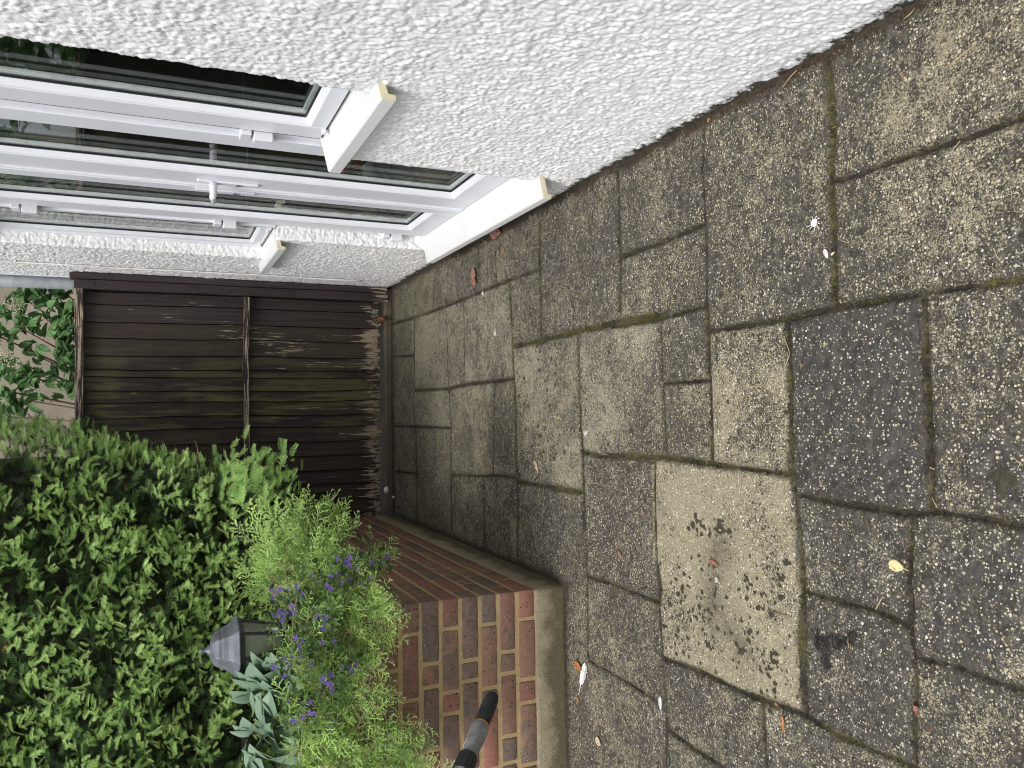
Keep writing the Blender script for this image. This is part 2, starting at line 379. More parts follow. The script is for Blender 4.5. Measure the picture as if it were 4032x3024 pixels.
M = dict(render=m_render(), paving=m_paving(), brick=m_brick(), mortar=m_mortar(), plinth=m_plinth(), wood=m_wood(), oldwood=m_wood('bare weathered batten', 0.42, True),
         pvc=m_pvc('white window plastic'), pvc2=m_pvc('white sill plastic', (0.70, 0.71, 0.715), 0.33), glass=m_glass())
M['cream'] = mat_simple('cream sill end', (0.60, 0.56, 0.40), 0.5)
M['gasket'] = mat_simple('black rubber gasket', (0.012, 0.012, 0.013), 0.45)
M['spacer'] = mat_simple('pale spacer bar', (0.62, 0.66, 0.66), 0.4)
M['grime'] = mat_simple('brown grime line', (0.16, 0.12, 0.08), 0.8, var=.6, sc=70)
M['screw'] = mat_simple('dull steel', (0.25, 0.22, 0.18), 0.4, metal=0.8)
M['cable'] = mat_simple('painted cable', (0.74, 0.74, 0.70), 0.45)
M['pipe'] = mat_simple('grey downpipe plastic', (0.42, 0.45, 0.47), 0.4)
M['tan'] = mat_simple('beige render', (0.36, 0.31, 0.24), 0.9, var=0.12, sc=3, bump=0.002, bsc=120)
M['soil'] = mat_simple('dark soil', (0.035, 0.024, 0.016), 0.95, var=0.5, sc=60, bump=0.01, bsc=60)
M['grass'] = mat_simple('rough grass', (0.05, 0.075, 0.025), 0.9, var=0.4, sc=8, bump=0.02, bsc=50)
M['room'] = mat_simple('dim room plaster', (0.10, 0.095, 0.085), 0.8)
M['bark'] = mat_simple('twig bark', (0.20, 0.13, 0.08), 0.8, var=0.4, sc=60)
M['bark2'] = mat_simple('pale twig bark', (0.36, 0.26, 0.17), 0.75, var=0.35, sc=60)
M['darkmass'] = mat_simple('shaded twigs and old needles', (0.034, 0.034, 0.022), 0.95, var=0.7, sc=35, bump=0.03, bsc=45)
M['yewtip'] = m_leaf('yew new growth', (0.55, 0.76, 0.27), (0.20, 0.38, 0.09), 0.35, var=.1)
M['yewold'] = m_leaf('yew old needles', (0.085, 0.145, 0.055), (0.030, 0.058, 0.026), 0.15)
M['yewbrown'] = m_leaf('dead yew shoot', (0.34, 0.12, 0.05), (0.17, 0.07, 0.035), 0.2)
M['cyp'] = m_leaf('cypress spray', (0.52, 0.74, 0.22), (0.07, 0.14, 0.045), 0.3, var=.15)
M['helle'] = m_leaf('blue green leaf', (0.24, 0.34, 0.24), (0.14, 0.23, 0.155), 0.25, 0.4, 0.12)
M['elder'] = m_leaf('elder leaf', (0.17, 0.33, 0.11), (0.075, 0.17, 0.06), 0.3)
M['bell'] = m_leaf('bellflower leaf', (0.07, 0.14, 0.04), (0.03, 0.07, 0.02), 0.3)
M['petal'] = m_leaf('violet petal', (0.30, 0.20, 0.62), (0.20, 0.11, 0.46), 0.4, 0.5, 0.1)
M['elderflower'] = mat_simple('cream blossom', (0.62, 0.60, 0.40), 0.8)
M['moss'] = m_leaf('moss', (0.17, 0.18, 0.02), (0.03, 0.04, 0.008), 0.2, 0.9)
M['debris'] = mat_simple('brown crumbs', (0.055, 0.036, 0.022), 0.9, var=0.6, sc=90)
M['white'] = mat_simple('white feather', (0.78, 0.77, 0.74), 0.8)
M['straw'] = mat_simple('dry straw', (0.38, 0.30, 0.17), 0.8, var=0.3, sc=80)
M['lampgrey'] = mat_simple('weathered grey lantern metal', (0.12, 0.13, 0.15), 0.45, 0.5, 0.2, var=0.18, sc=30)
M['lampblack'] = mat_simple('black lantern frame', (0.022, 0.023, 0.026), 0.4)
M['lampglass'] = None

# ------------------------------------------------------------------ PATIO
W = 0.835                                                # house wall plane (x)
FY = 5.15                                                # fence plane (y)
PX, PY = -0.673, 2.742                                   # planter corner
J = []                                                   # joints: (points in the ground plane, half width, moss)
def jt(z, pts, hw=0.005, moss=0.3):
    J.append(([gp(z(*p)) for p in pts], hw, moss))
jt(zF, [(1150, 300), (1170, 500), (1185, 700), (1175, 950), (1190, 1250), (1200, 1640)], .009, .75)
jt(zF, [(1185, 970), (1300, 940), (1480, 870), (1800, 770), (2230, 620)], .006, .5)
jt(zF, [(500, 690), (490, 900), (510, 1250), (515, 1640)], .0045, .25)
jt(zF, [(40, 910), (45, 1150), (55, 1400), (48, 1650)], .007, .5)
jt(zF, [(60, 1370), (300, 1285), (505, 1195)], .006, .35)
jt(zF, [(1200, 1643), (1500, 1592), (2230, 1485)], .007, .6)
jt(zQ, [(0, 120), (270, 75), (520, 5)], .006, .6)
jt(zQ, [(530, 140), (945, 78), (1180, 18), (1220, 10)], .006, .5)
jt(zQ, [(515, 0), (525, 250), (535, 420), (545, 800), (545, 850)], .008, .6)
jt(zQ, [(272, 75), (282, 420), (300, 815)], .004, .4)
jt(zQ, [(290, 420), (525, 403)], .004, .2)
jt(zQ, [(0, 805), (300, 815), (550, 850), (960, 905), (990, 925)], .0075, .7)
jt(zQ, [(945, 78), (955, 250), (960, 480), (965, 880), (985, 1000), (1005, 1200), (1020, 1400), (1035, 1560)], .008, .65)
jt(zQ, [(1680, -40), (1675, 150), (1690, 500), (1700, 800), (1712, 1105)], .0075, .5)
jt(zQ, [(1005, 1015), (1180, 1055), (1400, 1088), (1600, 1118), (1720, 1105), (1980, 1140), (2230, 1193)], .0075, .3)
jt(zQ, [(240, 830), (240, 1100), (250, 1350), (268, 1480), (268, 1590)], .0055, .6)
jt(zQ, [(1605, 1120), (1600, 1350), (1595, 1480), (1612, 1659)], .006, .5)
jt(zN, [(468, 560), (475, 700), (490, 960), (500, 1130), (510, 1300), (505, 1500)], .0055, .4)
jt(zN, [(1152, 500), (1160, 640), (1150, 800), (1155, 1000), (1165, 1215)], .010, .75)
jt(zN, [(1165, 640), (1350, 690), (1500, 730), (1655, 800)], .0065, .5)
jt(zN, [(1662, 600), (1665, 800), (1690, 960), (1690, 1050), (1685, 1300), (1688, 1500)], .006, .4)
jt(zN, [(1690, 955), (1900, 1000), (2060, 1070), (2230, 1115)], .0065, .6)
jt(zN, [(490, 955), (700, 1030), (870, 1120), (1140, 1215), (1300, 1310), (1500, 1400), (1690, 1475), (1760, 1520)], .0065, .5)
jt(zN, [(508, 1290), (640, 1390), (760, 1460), (820, 1520)], .005, .5)
jt(zN, [(965, 1165), (975, 1300), (985, 1500)], .0075, .6)
jt(zN, [(125, 565), (250, 605), (370, 650), (470, 690)], .005, .4)
jt(zN, [(105, 0), (120, 300), (130, 560), (135, 960)], .004, .3)
jt(zN, [(135, 965), (300, 1060), (480, 1170)], .003, .1)
jt(zP, [(1200, -30), (1195, 200), (1212, 710)], .007, .6)
zV = region(1500, 1050, 2340, 2330, 625)
jt(zV, [(30, 168), (95, 150), (190, 115), (240, 95), (370, 40), (468, 6)], .006, .35)
jt(zV, [(97, 148), (97, 400), (103, 600), (106, 745)], .005, .3); jt(zV, [(190, 100), (195, 300), (202, 420), (203, 600), (205, 775)], .005, .3)
jt(zV, [(240, 98), (243, 347)], .004, .2); jt(zV, [(332, 338), (329, 480), (327, 614)], .0045, .5); jt(zV, [(301, 612), (303, 835)], .0045, .4)
jt(zV, [(376, 40), (384, 240), (389, 332), (393, 400), (396, 560), (398, 650), (401, 865)], .0065, .85)
jt(zV, [(98, 362), (200, 357), (245, 345), (389, 329)], .0065, .5); jt(zV, [(35, 263), (97, 260)], .004, .2); jt(zV, [(38, 468), (203, 472)], .0055, .4); jt(zV, [(40, 600), (105, 608)], .005, .3)
jt(zV, [(205, 611), (303, 614), (330, 612), (398, 618)], .005, .6); jt(zV, [(398, 631), (490, 645), (585, 661)], .0075, .8)
jt(zP, [(1030, 768), (1200, 735), (1450, 670), (1700, 615), (1991, 570)], .010, .75)
jt(zP, [(800, 160), (795, 300), (770, 420)], .004, .1); jt(zP, [(910, 130), (920, 385)], .004, .1)
jt(zP, [(510, 330), (505, 525)], .004, .1)
jt(zP, [(1450, 672), (1455, 900), (1460, 1100), (1465, 1300), (1480, 1460), (1483, 1720), (1480, 1990)], .006, .5)
jt(zP, [(1475, 1460), (1600, 1490), (1700, 1494)], .006, .6)
# the joints carry on outside the picture
for yy in (-2.2, -1.35, -0.6, 0.1, 0.62):
    J.append(([(-6, yy+.03), (W, yy)], .006, .4))
for i, (a, b) in enumerate([(-2.9, -2.2), (-2.2, -1.35), (-1.35, -.6), (-.6, .1), (.1, .62)]):
    for xx in np.arange(-5.6+.3*(i % 3), W-.2, .62+.11*(i % 2)): J.append(([(xx, a), (xx, b)], .005, .4))
for yy in (1.25, 1.75, 2.35): J.append(([(-6, yy), (-1.42, yy+.02)], .006, .4))
for xx in (-1.42, -2.1, -2.8, -3.5): J.append(([(xx, .62), (xx-.02, 2.75)], .006, .4))
J.append(([(-1.42, .62), (gp(zN(1800, 1530))[0]-.1, .62)], .006, .4))

xs = np.concatenate([np.linspace(-6, -1.7, 60)[:-1], np.linspace(-1.7, .88, 620)])
ys = [-3.0]
while ys[-1] < 0.7: ys.append(ys[-1]+0.06)
while ys[-1] < FY+.22: ys.append(ys[-1]+0.0030+0.0014*max(0, ys[-1]-.9))
ys = np.array(ys)
X, Y = np.meshgrid(xs, ys, indexing='ij')
def seg_dist(X, Y, a, b):
    ax, ay = a; bx, by = b; dx, dy = bx-ax, by-ay; L = dx*dx+dy*dy+1e-12
    t = np.clip(((X-ax)*dx+(Y-ay)*dy)/L, 0, 1); return np.hypot(X-(ax+t*dx), Y-(ay+t*dy))
def field(xs, ys, pad):
    D = np.full((len(xs), len(ys)), 0.3); MO = np.zeros_like(D)
    for pts, hw, mo in J:
        for a, b in zip(pts[:-1], pts[1:]):
            i0, i1 = np.searchsorted(xs, [min(a[0], b[0])-pad, max(a[0], b[0])+pad]); j0, j1 = np.searchsorted(ys, [min(a[1], b[1])-pad, max(a[1], b[1])+pad])
            if i1 <= i0 or j1 <= j0: continue
            XX, YY = np.meshgrid(xs[i0:i1], ys[j0:j1], indexing='ij')
            wob = hw*(0.55+0.9*vnoise(XX, YY, 9.0, 3, 5))+0.0022*(vnoise(XX, YY, 60.0)-.5)*2
            d = seg_dist(XX, YY, a, b)-wob
            sub = D[i0:i1, j0:j1]; ms = MO[i0:i1, j0:j1]
            k = d < sub; sub[k] = d[k]; ms[k] = mo
    return D, MO
D, MO = field(xs, ys, 0.08)
# label the slabs on a coarse grid
cx = np.arange(-2.2, .90, .012); cy = np.arange(.5, 5.4, .012)
Dc, _ = field(cx, cy, 0.05)
openc = Dc > 0.0045
lab = np.zeros(openc.shape, int); nl = 0
for i in range(len(cx)):
    for j in range(len(cy)):
        if openc[i, j] and lab[i, j] == 0:
            nl += 1; st = [(i, j)]; lab[i, j] = nl
            while st:
                a, b = st.pop()
                for c, d in ((a+1, b), (a-1, b), (a, b+1), (a, b-1)):
                    if 0 <= c < len(cx) and 0 <= d < len(cy) and openc[c, d] and lab[c, d] == 0:
                        lab[c, d] = nl; st.append((c, d))
for _ in range(5):
    for sx, sy in ((1, 0), (-1, 0), (0, 1), (0, -1)):
        r = np.roll(np.roll(lab, sx, 0), sy, 1); k = lab == 0; lab[k] = r[k]
print('slabs', nl)
props = {}
def slab(z, x, y, tan=.3, chip=.5, dark=0.0):
    p = gp(z(x, y)); i = int((p[0]-cx[0])/.012); j = int((p[1]-cy[0])/.012)
    if 0 <= i < len(cx) and 0 <= j < len(cy): props[int(lab[i, j])] = (tan, chip, dark)
slab(zM, 1560, 1200, .80, 1.0, 0); slab(zM, 2100, 150, .72, .35, 0); slab(zM, 1680, 350, .30, .45, .12); slab(zM, 2000, 480, .66, .62, 0)
slab(zM, 1440, 450, .36, .45, 0); slab(zM, 1430, 580, .42, .45, 0); slab(zM, 1250, 550, .42, .5, 0); slab(zM, 1250, 400, .42, .4, 0)
slab(zM, 1340, 870, .42, .55, 0); slab(zM, 1480, 770, .22, .35, .1); slab(zM, 1480, 880, .25, .35, 0); slab(zM, 1620, 820, .55, .85, 0)
slab(zM, 1850, 850, .06, .45, .8); slab(zM, 2100, 850, .22, .95, .35); slab(zM, 1830, 1190, .38, .5, .45); slab(zM, 2080, 1280, .1, .9, .6)
slab(zM, 1850, 1450, .16, .5, .5); slab(zM, 2080, 1580, .25, .95, .3); slab(zM, 1540, 1540, .4, .55, .35); slab(zM, 1330, 1120, .1, .9, .2)
slab(zM, 1340, 1380, .1, .8, .2); slab(zM, 1340, 1570, .12, .8, .2); slab(zM, 1180, 870, .36, .75, 0); slab(zM, 1180, 1120, .25, .4, .1)
slab(zM, 1750, 1620, .3, .8, .1); slab(zM, 1500, 1640, .3, .6, .3)
ii = np.clip(((X-cx[0])/.012).astype(int), 0, len(cx)-1); jj = np.clip(((Y-cy[0])/.012).astype(int), 0, len(cy)-1)
LB = lab[ii, jj]
rs = np.random.default_rng(5).random(nl+2)
tab = np.array([props.get(k, (.18+.3*rs[k], .3+.35*rs[(k*7) % (nl+1)], .12*rs[(k*3) % (nl+1)])) for k in range(nl+2)])
TAN, CHIP, DARK = tab[LB, 0], tab[LB, 1], tab[LB, 2]
SR = rs[LB]
def blob(pts, rad, soft=.5):
    d = np.full(X.shape, 9.0)
    P_ = pts if len(pts) > 1 else [pts[0], pts[0]]
    for a, b in zip(P_[:-1], P_[1:]): d = np.minimum(d, seg_dist(X, Y, a, b))
    d = d+rad*0.9*(fbm(X, Y, 22, 3, 4)-.5)
    return np.clip((rad-d)/(rad*soft)+.5, 0, 1)
TAN = TAN+.55*blob([gp(zF(1700, 1300)), gp(zF(2000, 1150))], .08, 2.6)*(1-TAN*.5)
TAN = TAN+.45*blob([gp(zU(1150, 130)), gp(zU(1000, 330)), gp(zU(880, 420))], .08, 2.6)*(1-TAN*.5)
TAN = TAN+.5*blob([gp(zM(1590, 1330)), gp(zM(1520, 1130)), gp(zM(1640, 1450))], .10, 2.2)
DARK = np.maximum(DARK, 1.0*blob([gp(zN(2000, 700)), gp(zN(1900, 900)), gp(zN(2100, 560))], .09, 1.5))
DARK = np.maximum(DARK, 1.0*blob([gp(zQ(1500, 700)), gp(zQ(1600, 900))], .07, 1.5))
DARK = np.maximum(DARK, .8*blob([gp(zN(2150, 150)), gp(zQ(2050, 850))], .06))
DARK = np.maximum(DARK, .7*blob([gp(zN(1500, 680)), gp(zN(1420, 700))], .03))
DARK = np.maximum(DARK, .8*blob([gp(zE(1450, 250))], .09)); TAN = TAN*(1-.8*blob([gp(zE(1450, 250))], .09))
WET = np.maximum(blob([gp(zN(1215, 850)), gp(zN(1260, 920)), gp(zN(1262, 1000))], .017, 2.2), blob([gp(zN(1240, 880)), gp(zN(1330, 880)), gp(zN(1400, 850))], .015, 2.2))
SP = np.zeros_like(X)
def dots(n, cq, spread, rmin, rmax, seed):
    r2 = np.random.default_rng(seed); c0 = np.array([gp(q) for q in cq])
    for _ in range(n):
        c = c0[r2.integers(len(c0))]+r2.normal(0, spread, 2); rr = rmin+(rmax-rmin)*r2.random()**2.5
        i0, i1 = np.searchsorted(xs, [c[0]-rr*2, c[0]+rr*2]); j0, j1 = np.searchsorted(ys, [c[1]-rr*2, c[1]+rr*2])
        if i1 <= i0 or j1 <= j0: continue
        XX = X[i0:i1, j0:j1]; YY = Y[i0:i1, j0:j1]
        d = np.hypot(XX-c[0], (YY-c[1])*(.7+.6*r2.random()))+rr*.9*(vnoise(XX, YY, 140)-.5)
        SP[i0:i1, j0:j1] = np.maximum(SP[i0:i1, j0:j1], np.clip((rr-d)/(rr*.35)+.5, 0, 1))
dots(420, [zN(560, 900), zN(1080, 1000), zN(1000, 620), zN(620, 560), zN(600, 800), zN(720, 700), zN(900, 650), zN(1000, 1050), zN(950, 850), zN(650, 880)], .06, .0022, .0075, 3)
dots(130, [zN(780, 340), zN(800, 400), zN(560, 640), zN(700, 740), zN(1080, 560), zN(690, 320), zN(900, 920)], .022, .002, .010, 8)
dots(70, [zP(1200, 1000), zP(1300, 1280), zP(1180, 1300)], .12, .004, .010, 4)
dots(160, [zM(1850, 700), zM(1900, 300), zM(1250, 500), zM(1450, 620), zM(1700, 500), zM(2050, 100)], .3, .002, .007, 6)
dots(14, [zN(2130, 110)], .012, .006, .014, 2)
DIRT = np.clip((.040+.035*(fbm(X, Y, 9, 3, 6)-.5)*2-(W-X))/.03, 0, 1)*(Y < FY+.1)
DIRT = np.maximum(DIRT, np.clip((.045-(X-PX))/.03, 0, 1)*(X > PX-.02)*(Y > PY-.05))
DIRT = np.maximum(DIRT, .9*np.clip((.05-(PY-Y))/.03, 0, 1)*(X < PX+.02)*(Y < PY+.05))
DIRT = np.maximum(DIRT, np.clip((.13-(FY-Y))/.1, 0, 1))
DIRT = np.maximum(DIRT, .62*blob([gp(zN(760, 400)), gp(zN(740, 700)), gp(zN(900, 930))], .05, 2.2))
ALG = np.clip((Y-3.0)/1.4, 0, 1)*.8+.25*np.clip(1-np.abs(X-PX-.1)/.5, 0, 1)*(Y > 2.4)
fine = (X > -1.75) & (Y > .68)
slabh = (rs[(LB*5) % (nl+1)]-.5)*.005+(X*np.cos(LB)+Y*np.sin(LB*1.3))*.0009
riv = (fbm(X+LB*.37, Y-LB*.21, 4.5, 4)-.5)*.009+(fbm(X, Y, 42, 3, 2)-.5)*.003
riv = riv*(1+1.8*DARK)+DARK*(fbm(X*.6+Y*.8, Y*.6-X*.2, 16, 4, 8)-.5)*.011
k = np.clip(D/.012, 0, 1); edge = 1-(1-k)**3
Z = (slabh+riv)*edge-(1-edge)*.004
inj = np.clip(-D/.004, 0, 1)
Z = Z-inj*(.011-.010*np.clip(MO+.7*(fbm(X, Y, 8, 2, 3)-.5), 0, 1))+inj*(vnoise(X, Y, 120)-.5)*.006
Z -= .003*np.clip(WET*2, 0, 1)
Z += SP*.0035
Z -= Z.max()*0
Vp = np.stack([X, Y, Z], -1).reshape(-1, 3)
nx, ny = X.shape; idx = np.arange(nx*ny).reshape(nx, ny)
Q = np.stack([idx[:-1, :-1], idx[1:, :-1], idx[1:, 1:], idx[:-1, 1:]], -1)
cxm = (X[:-1, :-1]+X[1:, 1:])/2; cym = (Y[:-1, :-1]+Y[1:, 1:])/2
keep = ~((cxm < PX-.05) & (cym > PY+.05))
me = np_mesh('patio', Vp, Q[keep])
for nm, a in (('jd', D), ('sr', SR), ('tan', TAN), ('chip', CHIP), ('dark', DARK), ('wet', WET), ('moss', MO*.75+.25*vnoise(X, Y, 5)), ('spot', SP), ('dirt', DIRT), ('alg', ALG)): attr(me, nm, a)
patio = link('patio', me, M['paving']); tag(patio, kind='structure')
zground = lambda x, y: float(Z[min(max(np.searchsorted(xs, x), 0), nx-1), min(max(np.searchsorted(ys, y), 0), ny-1)])
g = MB(); g.add([(-150, -150, -.03), (150, -150, -.03), (150, 150, -.03), (-150, 150, -.03)], [(0, 1, 2, 3)])
tag(g.build('ground', M['grass']), kind='structure')

# ------------------------------------------------------------------ HOUSE
house = empty('house', (W, 3.2, 0), 'white roughcast house side with plastic windows and glazed double door beside the patio', 'house')
def hp(mb, name, mat, bevel=0, parent=None, **kw):
    o = mb.build(name, mat, None, bevel, **kw)
    pr = parent or house
    o.parent = pr; o.matrix_parent_inverse = pr.matrix_world.inverted()
    return o
bpy.context.view_layer.update()
WY1 = 5.34
OUT = [(2.005, 2.20), (4.375, 2.20), (4.375, .895), (3.875, .895), (3.875, .165), (2.56, .165), (2.56, .895), (2.005, .895)]
ws_y = [0.95]
while ws_y[-1] < WY1: ws_y.append(ws_y[-1]+.0027+.0011*max(0, ws_y[-1]-1.1))
ws_y = np.array(ws_y); ws_z = np.concatenate([np.arange(-.02, 2.32, .0042)])
YY, ZZ = np.meshgrid(ws_y, ws_z, indexing='ij')
inA = (YY > 2.005) & (YY < 4.375) & (ZZ > .895) & (ZZ < 2.20); inB = (YY > 2.56) & (YY < 3.875) & (ZZ > .165) & (ZZ <= .9)
inside = inA | inB
dist = np.full(YY.shape, 9.0); ny_ = np.zeros_like(YY); nz_ = np.zeros_like(YY)
for a, b in zip(OUT, OUT[1:]+OUT[:1]):
    dx, dy = b[0]-a[0], b[1]-a[1]; L = dx*dx+dy*dy
    t_ = np.clip(((YY-a[0])*dx+(ZZ-a[1])*dy)/L, 0, 1); py = a[0]+t_*dx; pz = a[1]+t_*dy; d_ = np.hypot(YY-py, ZZ-pz)
    kk = d_ < dist; dist[kk] = d_[kk]; ny_[kk] = py[kk]; nz_[kk] = pz[kk]
RD = .062                                                 # reveal depth
s = np.where(inside, np.minimum(dist, RD), 0)
bx = W+s; by = np.where(inside, ny_, YY); bz = np.where(inside, nz_, ZZ)
inn = np.where(inside, dist, 0)+1e-6
vy = np.where(inside, (YY-ny_)/inn, 0); vz = np.where(inside, (ZZ-nz_)/inn, 0)
sg = np.where(inside, dist, -dist); bl = np.clip((sg+.012)/.024, 0, 1)
iy = np.where(inside, vy, -(YY-ny_)/(dist+1e-6)); iz = np.where(inside, vz, -(ZZ-nz_)/(dist+1e-6))
NX = -np.cos(bl*math.pi/2); NY = iy*np.sin(bl*math.pi/2); NZ = iz*np.sin(bl*math.pi/2)
uu = YY+0.006*(vnoise(YY, ZZ, 60, 9)-.5); vv = ZZ+0.006*(vnoise(YY, ZZ, 60, 1, 8)-.5)
L1 = lumps(uu, vv, .0138, 3); L2 = lumps(uu, vv, .0088, 21); L3 = lumps(uu+.3, vv, .032, 40)
hgt = .0052*L1*(.45+.9*vnoise(YY, ZZ, 30, 2, 2))+.0028*L2+.0026*L3+.0030*(fbm(YY, ZZ, 6, 2)-.5)+.0016*(fbm(YY, ZZ, 140, 2, 6)-.5)
hgt *= (.5+.5*np.clip((ZZ+.01)/.05, 0, 1))
hol = np.clip(1-(L1+.5*L2)*1.5, 0, 1)
Vw = np.stack([bx+NX*hgt, by+NY*hgt, bz+NZ*hgt], -1).reshape(-1, 3)
nA, nB = YY.shape; idx = np.arange(nA*nB).reshape(nA, nB)
Q = np.stack([idx[:-1, :-1], idx[:-1, 1:], idx[1:, 1:], idx[1:, :-1]], -1)
dd = np.where(inside, dist, 0); dm = np.minimum.reduce([dd[:-1, :-1], dd[1:, :-1], dd[1:, 1:], dd[:-1, 1:]])
me = np_mesh('wall', Vw, Q[dm < RD]); attr(me, 'hollow', hol)
wo_ = link('wall', me, M['render']); wo_.parent = house; wo_.matrix_parent_inverse = house.matrix_world.inverted()
b = MB()                                                   # the rest of the house, beyond what the picture shows closely
b.box(W, W+.3, -6, .95, -.02, 5.2); b.box(W, W+.3, .95, WY1, 2.31, 5.2); b.box(W+.31, 7.5, WY1-.3, WY1, -.02, 5.2)
b.box(W+.03, W+.3, .95, 1.98, -.02, 2.31); b.box(W+.03, W+.3, 4.40, WY1, -.02, 2.31)
hp(b, 'upper_wall', M['render'])
b = MB(); b.box(W-.35, 7.7, -6.2, WY1+.3, 5.2, 5.35); hp(b, 'roof_eaves', M['pvc'])
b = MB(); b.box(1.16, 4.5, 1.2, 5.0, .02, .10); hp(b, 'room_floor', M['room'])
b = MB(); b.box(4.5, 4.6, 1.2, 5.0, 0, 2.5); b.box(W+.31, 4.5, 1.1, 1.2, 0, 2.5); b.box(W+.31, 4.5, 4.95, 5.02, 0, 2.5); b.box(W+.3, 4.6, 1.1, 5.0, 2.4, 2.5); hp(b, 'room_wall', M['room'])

XF = .883                                                  # outer face of the sashes
def rect_frame(mb, x0, x1, y0, y1, z0, z1, w, zb=None, wz=None):
    zb = zb if zb is not None else w; wz = wz or w
    mb.box(x0, x1, y0, y0+w, z0, z1); mb.box(x0, x1, y1-w, y1, z0, z1)
    mb.box(x0, x1, y0+w, y1-w, z0, z0+zb); mb.box(x0, x1, y0+w, y1-w, z1-wz, z1)
def bead(mb, x0, x1, y0, y1, z0, z1, w):
    """chamfered glazing bead round a pane"""
    o = [(y0, z0), (y1, z0), (y1, z1), (y0, z1)]; i = [(y0+w, z0+w), (y1-w, z0+w), (y1-w, z1-w), (y0+w, z1-w)]
    vs = [(x0, *p) for p in o]+[(x1, *p) for p in i]+[(x1+.004, *p) for p in o]+[(x1+.004, *p) for p in i]
    fs = [(k, (k+1) % 4, (k+1) % 4+4, k+4) for k in range(4)]+[(k+4, (k+1) % 4+4, (k+1) % 4+12, k+12) for k in range(4)]+[(k, k+8, (k+1) % 4+8, (k+1) % 4) for k in range(4)]
    mb.add(vs, fs)
def pane(parent, xg, y0, y1, z0, z1):
    """double glazing: gasket, two panes and the spacer bar between them"""
    a = MB(); rect_frame(a, xg-.004, xg+.001, y0-.002, y1+.002, z0-.002, z1+.002, .009); hp(a, 'gasket', M['gasket'], parent=parent)
    a = MB(); rect_frame(a, xg+.007, xg+.020, y0+.004, y1-.004, z0+.004, z1-.004, .010); hp(a, 'spacer_bar', M['spacer'], parent=parent)
    a = MB(); a.box(xg, xg+.004, y0, y1, z0, z1); a.box(xg+.022, xg+.026, y0, y1, z0, z1); hp(a, 'glass', M['glass'], parent=parent)
def leaf(name, y0, y1, z0, z1, wl, wr, wb, xf=XF, bd=.016, lab=None, rec=.026):
    """a sash or door leaf: flat profile, raised outer lip, chamfered bead, glass"""
    a = MB(); bk = xf+.055
    a.box(xf, bk, y0, y0+wl, z0, z1); a.box(xf, bk, y1-wr, y1, z0, z1)
    a.box(xf, bk, y0+wl, y1-wr, z0, z0+wb); a.box(xf, bk, y0+wl, y1-wr, z1-wl, z1)
    bead(a, xf+.003, xf+rec-.004, y0+wl-.002, y1-wr+.002, z0+wb-.002, z1-wl+.002, bd)
    o = hp(a, name, M['pvc'], .003)
    if lab: o['label'] = lab
    pane(o, xf+rec, y0+wl+bd-.004, y1-wr-bd+.004, z0+wb+bd-.004, z1-wl-bd+.004)
    return o
ZT = 2.17
def sill(name, y0, y1, xf, zt, drop, zback, lab):
    a = MB(); th = .011
    a.prism_y([(xf, zt), (xf+.004, zt+.004), (.90, zback), (.90, zback-th), (xf+th, zt-th), (xf+th, zt-drop), (xf, zt-drop)], y0+.0025, y1-.0025)
    o = hp(a, name, M['pvc2'], .0018); o['label'] = lab
    c = MB(); c.prism_y([(xf+.0005, zt), (xf+.004, zt+.0035), (.86, zt+(zback-zt)*(.86-xf)/(.90-xf)-.0005), (.86, zt+(zback-zt)*(.86-xf)/(.90-xf)-th*1.6), (xf+th*1.5, zt-th*1.4), (xf+th*1.3, zt-drop+.001), (xf+.0005, zt-drop+.001)], y0-.0015, y0+.0025)
    hp(c, 'sill_end', M['cream'], parent=o)
    return o
# outer frames
a = MB(); rect_frame(a, XF+.014, XF+.075, 2.0, 2.572, .925, ZT+.03, .030, .022); f1 = hp(a, 'window_frame', M['pvc'], .003)
a = MB(); a.box(XF+.012, XF+.075, 2.572, 2.622, .165, ZT+.03); a.box(XF+.012, XF+.075, 3.802, 3.866, .165, ZT+.03); a.box(XF+.012, XF+.075, 2.622, 3.802, .165, .205); a.box(XF+.012, XF+.075, 2.622, 3.802, ZT, ZT+.03)
df = hp(a, 'door_frame', M['pvc'], .003)
a = MB(); rect_frame(a, XF+.004, XF+.075, 3.866, 4.372, .905, ZT+.03, .030, .022); f3 = hp(a, 'window_frame', M['pvc'], .003)
w1 = leaf('window_sash', 2.03, 2.556, .945, ZT, .058, .098, .05, lab='opening sash of the near window')
w3 = leaf('window_pane_frame', 3.893, 4.345, .925, ZT, .020, .052, .04, xf=XF+.010, rec=.018, lab='fixed light of the far window')
dl = leaf('door_leaf', 2.626, 3.238, .20, ZT, .10, .158, .10, lab='nearer door leaf with the lever handle')
dr = leaf('door_leaf', 3.241, 3.800, .20, ZT, .100, .103, .10, lab='farther door leaf')
a = MB(); a.prism_y([(XF-.006, 0), (XF-.006, 0.001), (XF, 0.002), (XF, 0)], 0, .001)
a = MB()
for y in (3.226, 3.252): a.box(XF-.006, XF+.002, y-.004, y+.004, .205, ZT)
hp(a, 'meeting_strip', M['pvc'], .002, parent=dl)
s1 = sill('window_sill', 1.936, 2.600, .790, .909, .036, .938, 'sill of the near window with cream cut end')
s2 = sill('door_sill', 2.515, 3.84, .757, .166, .030, .198, 'low wide sill under the double door')
s3 = sill('window_sill', 3.905, 4.60, .790, .889, .034, .915, 'sill of the far window with cream cut end')
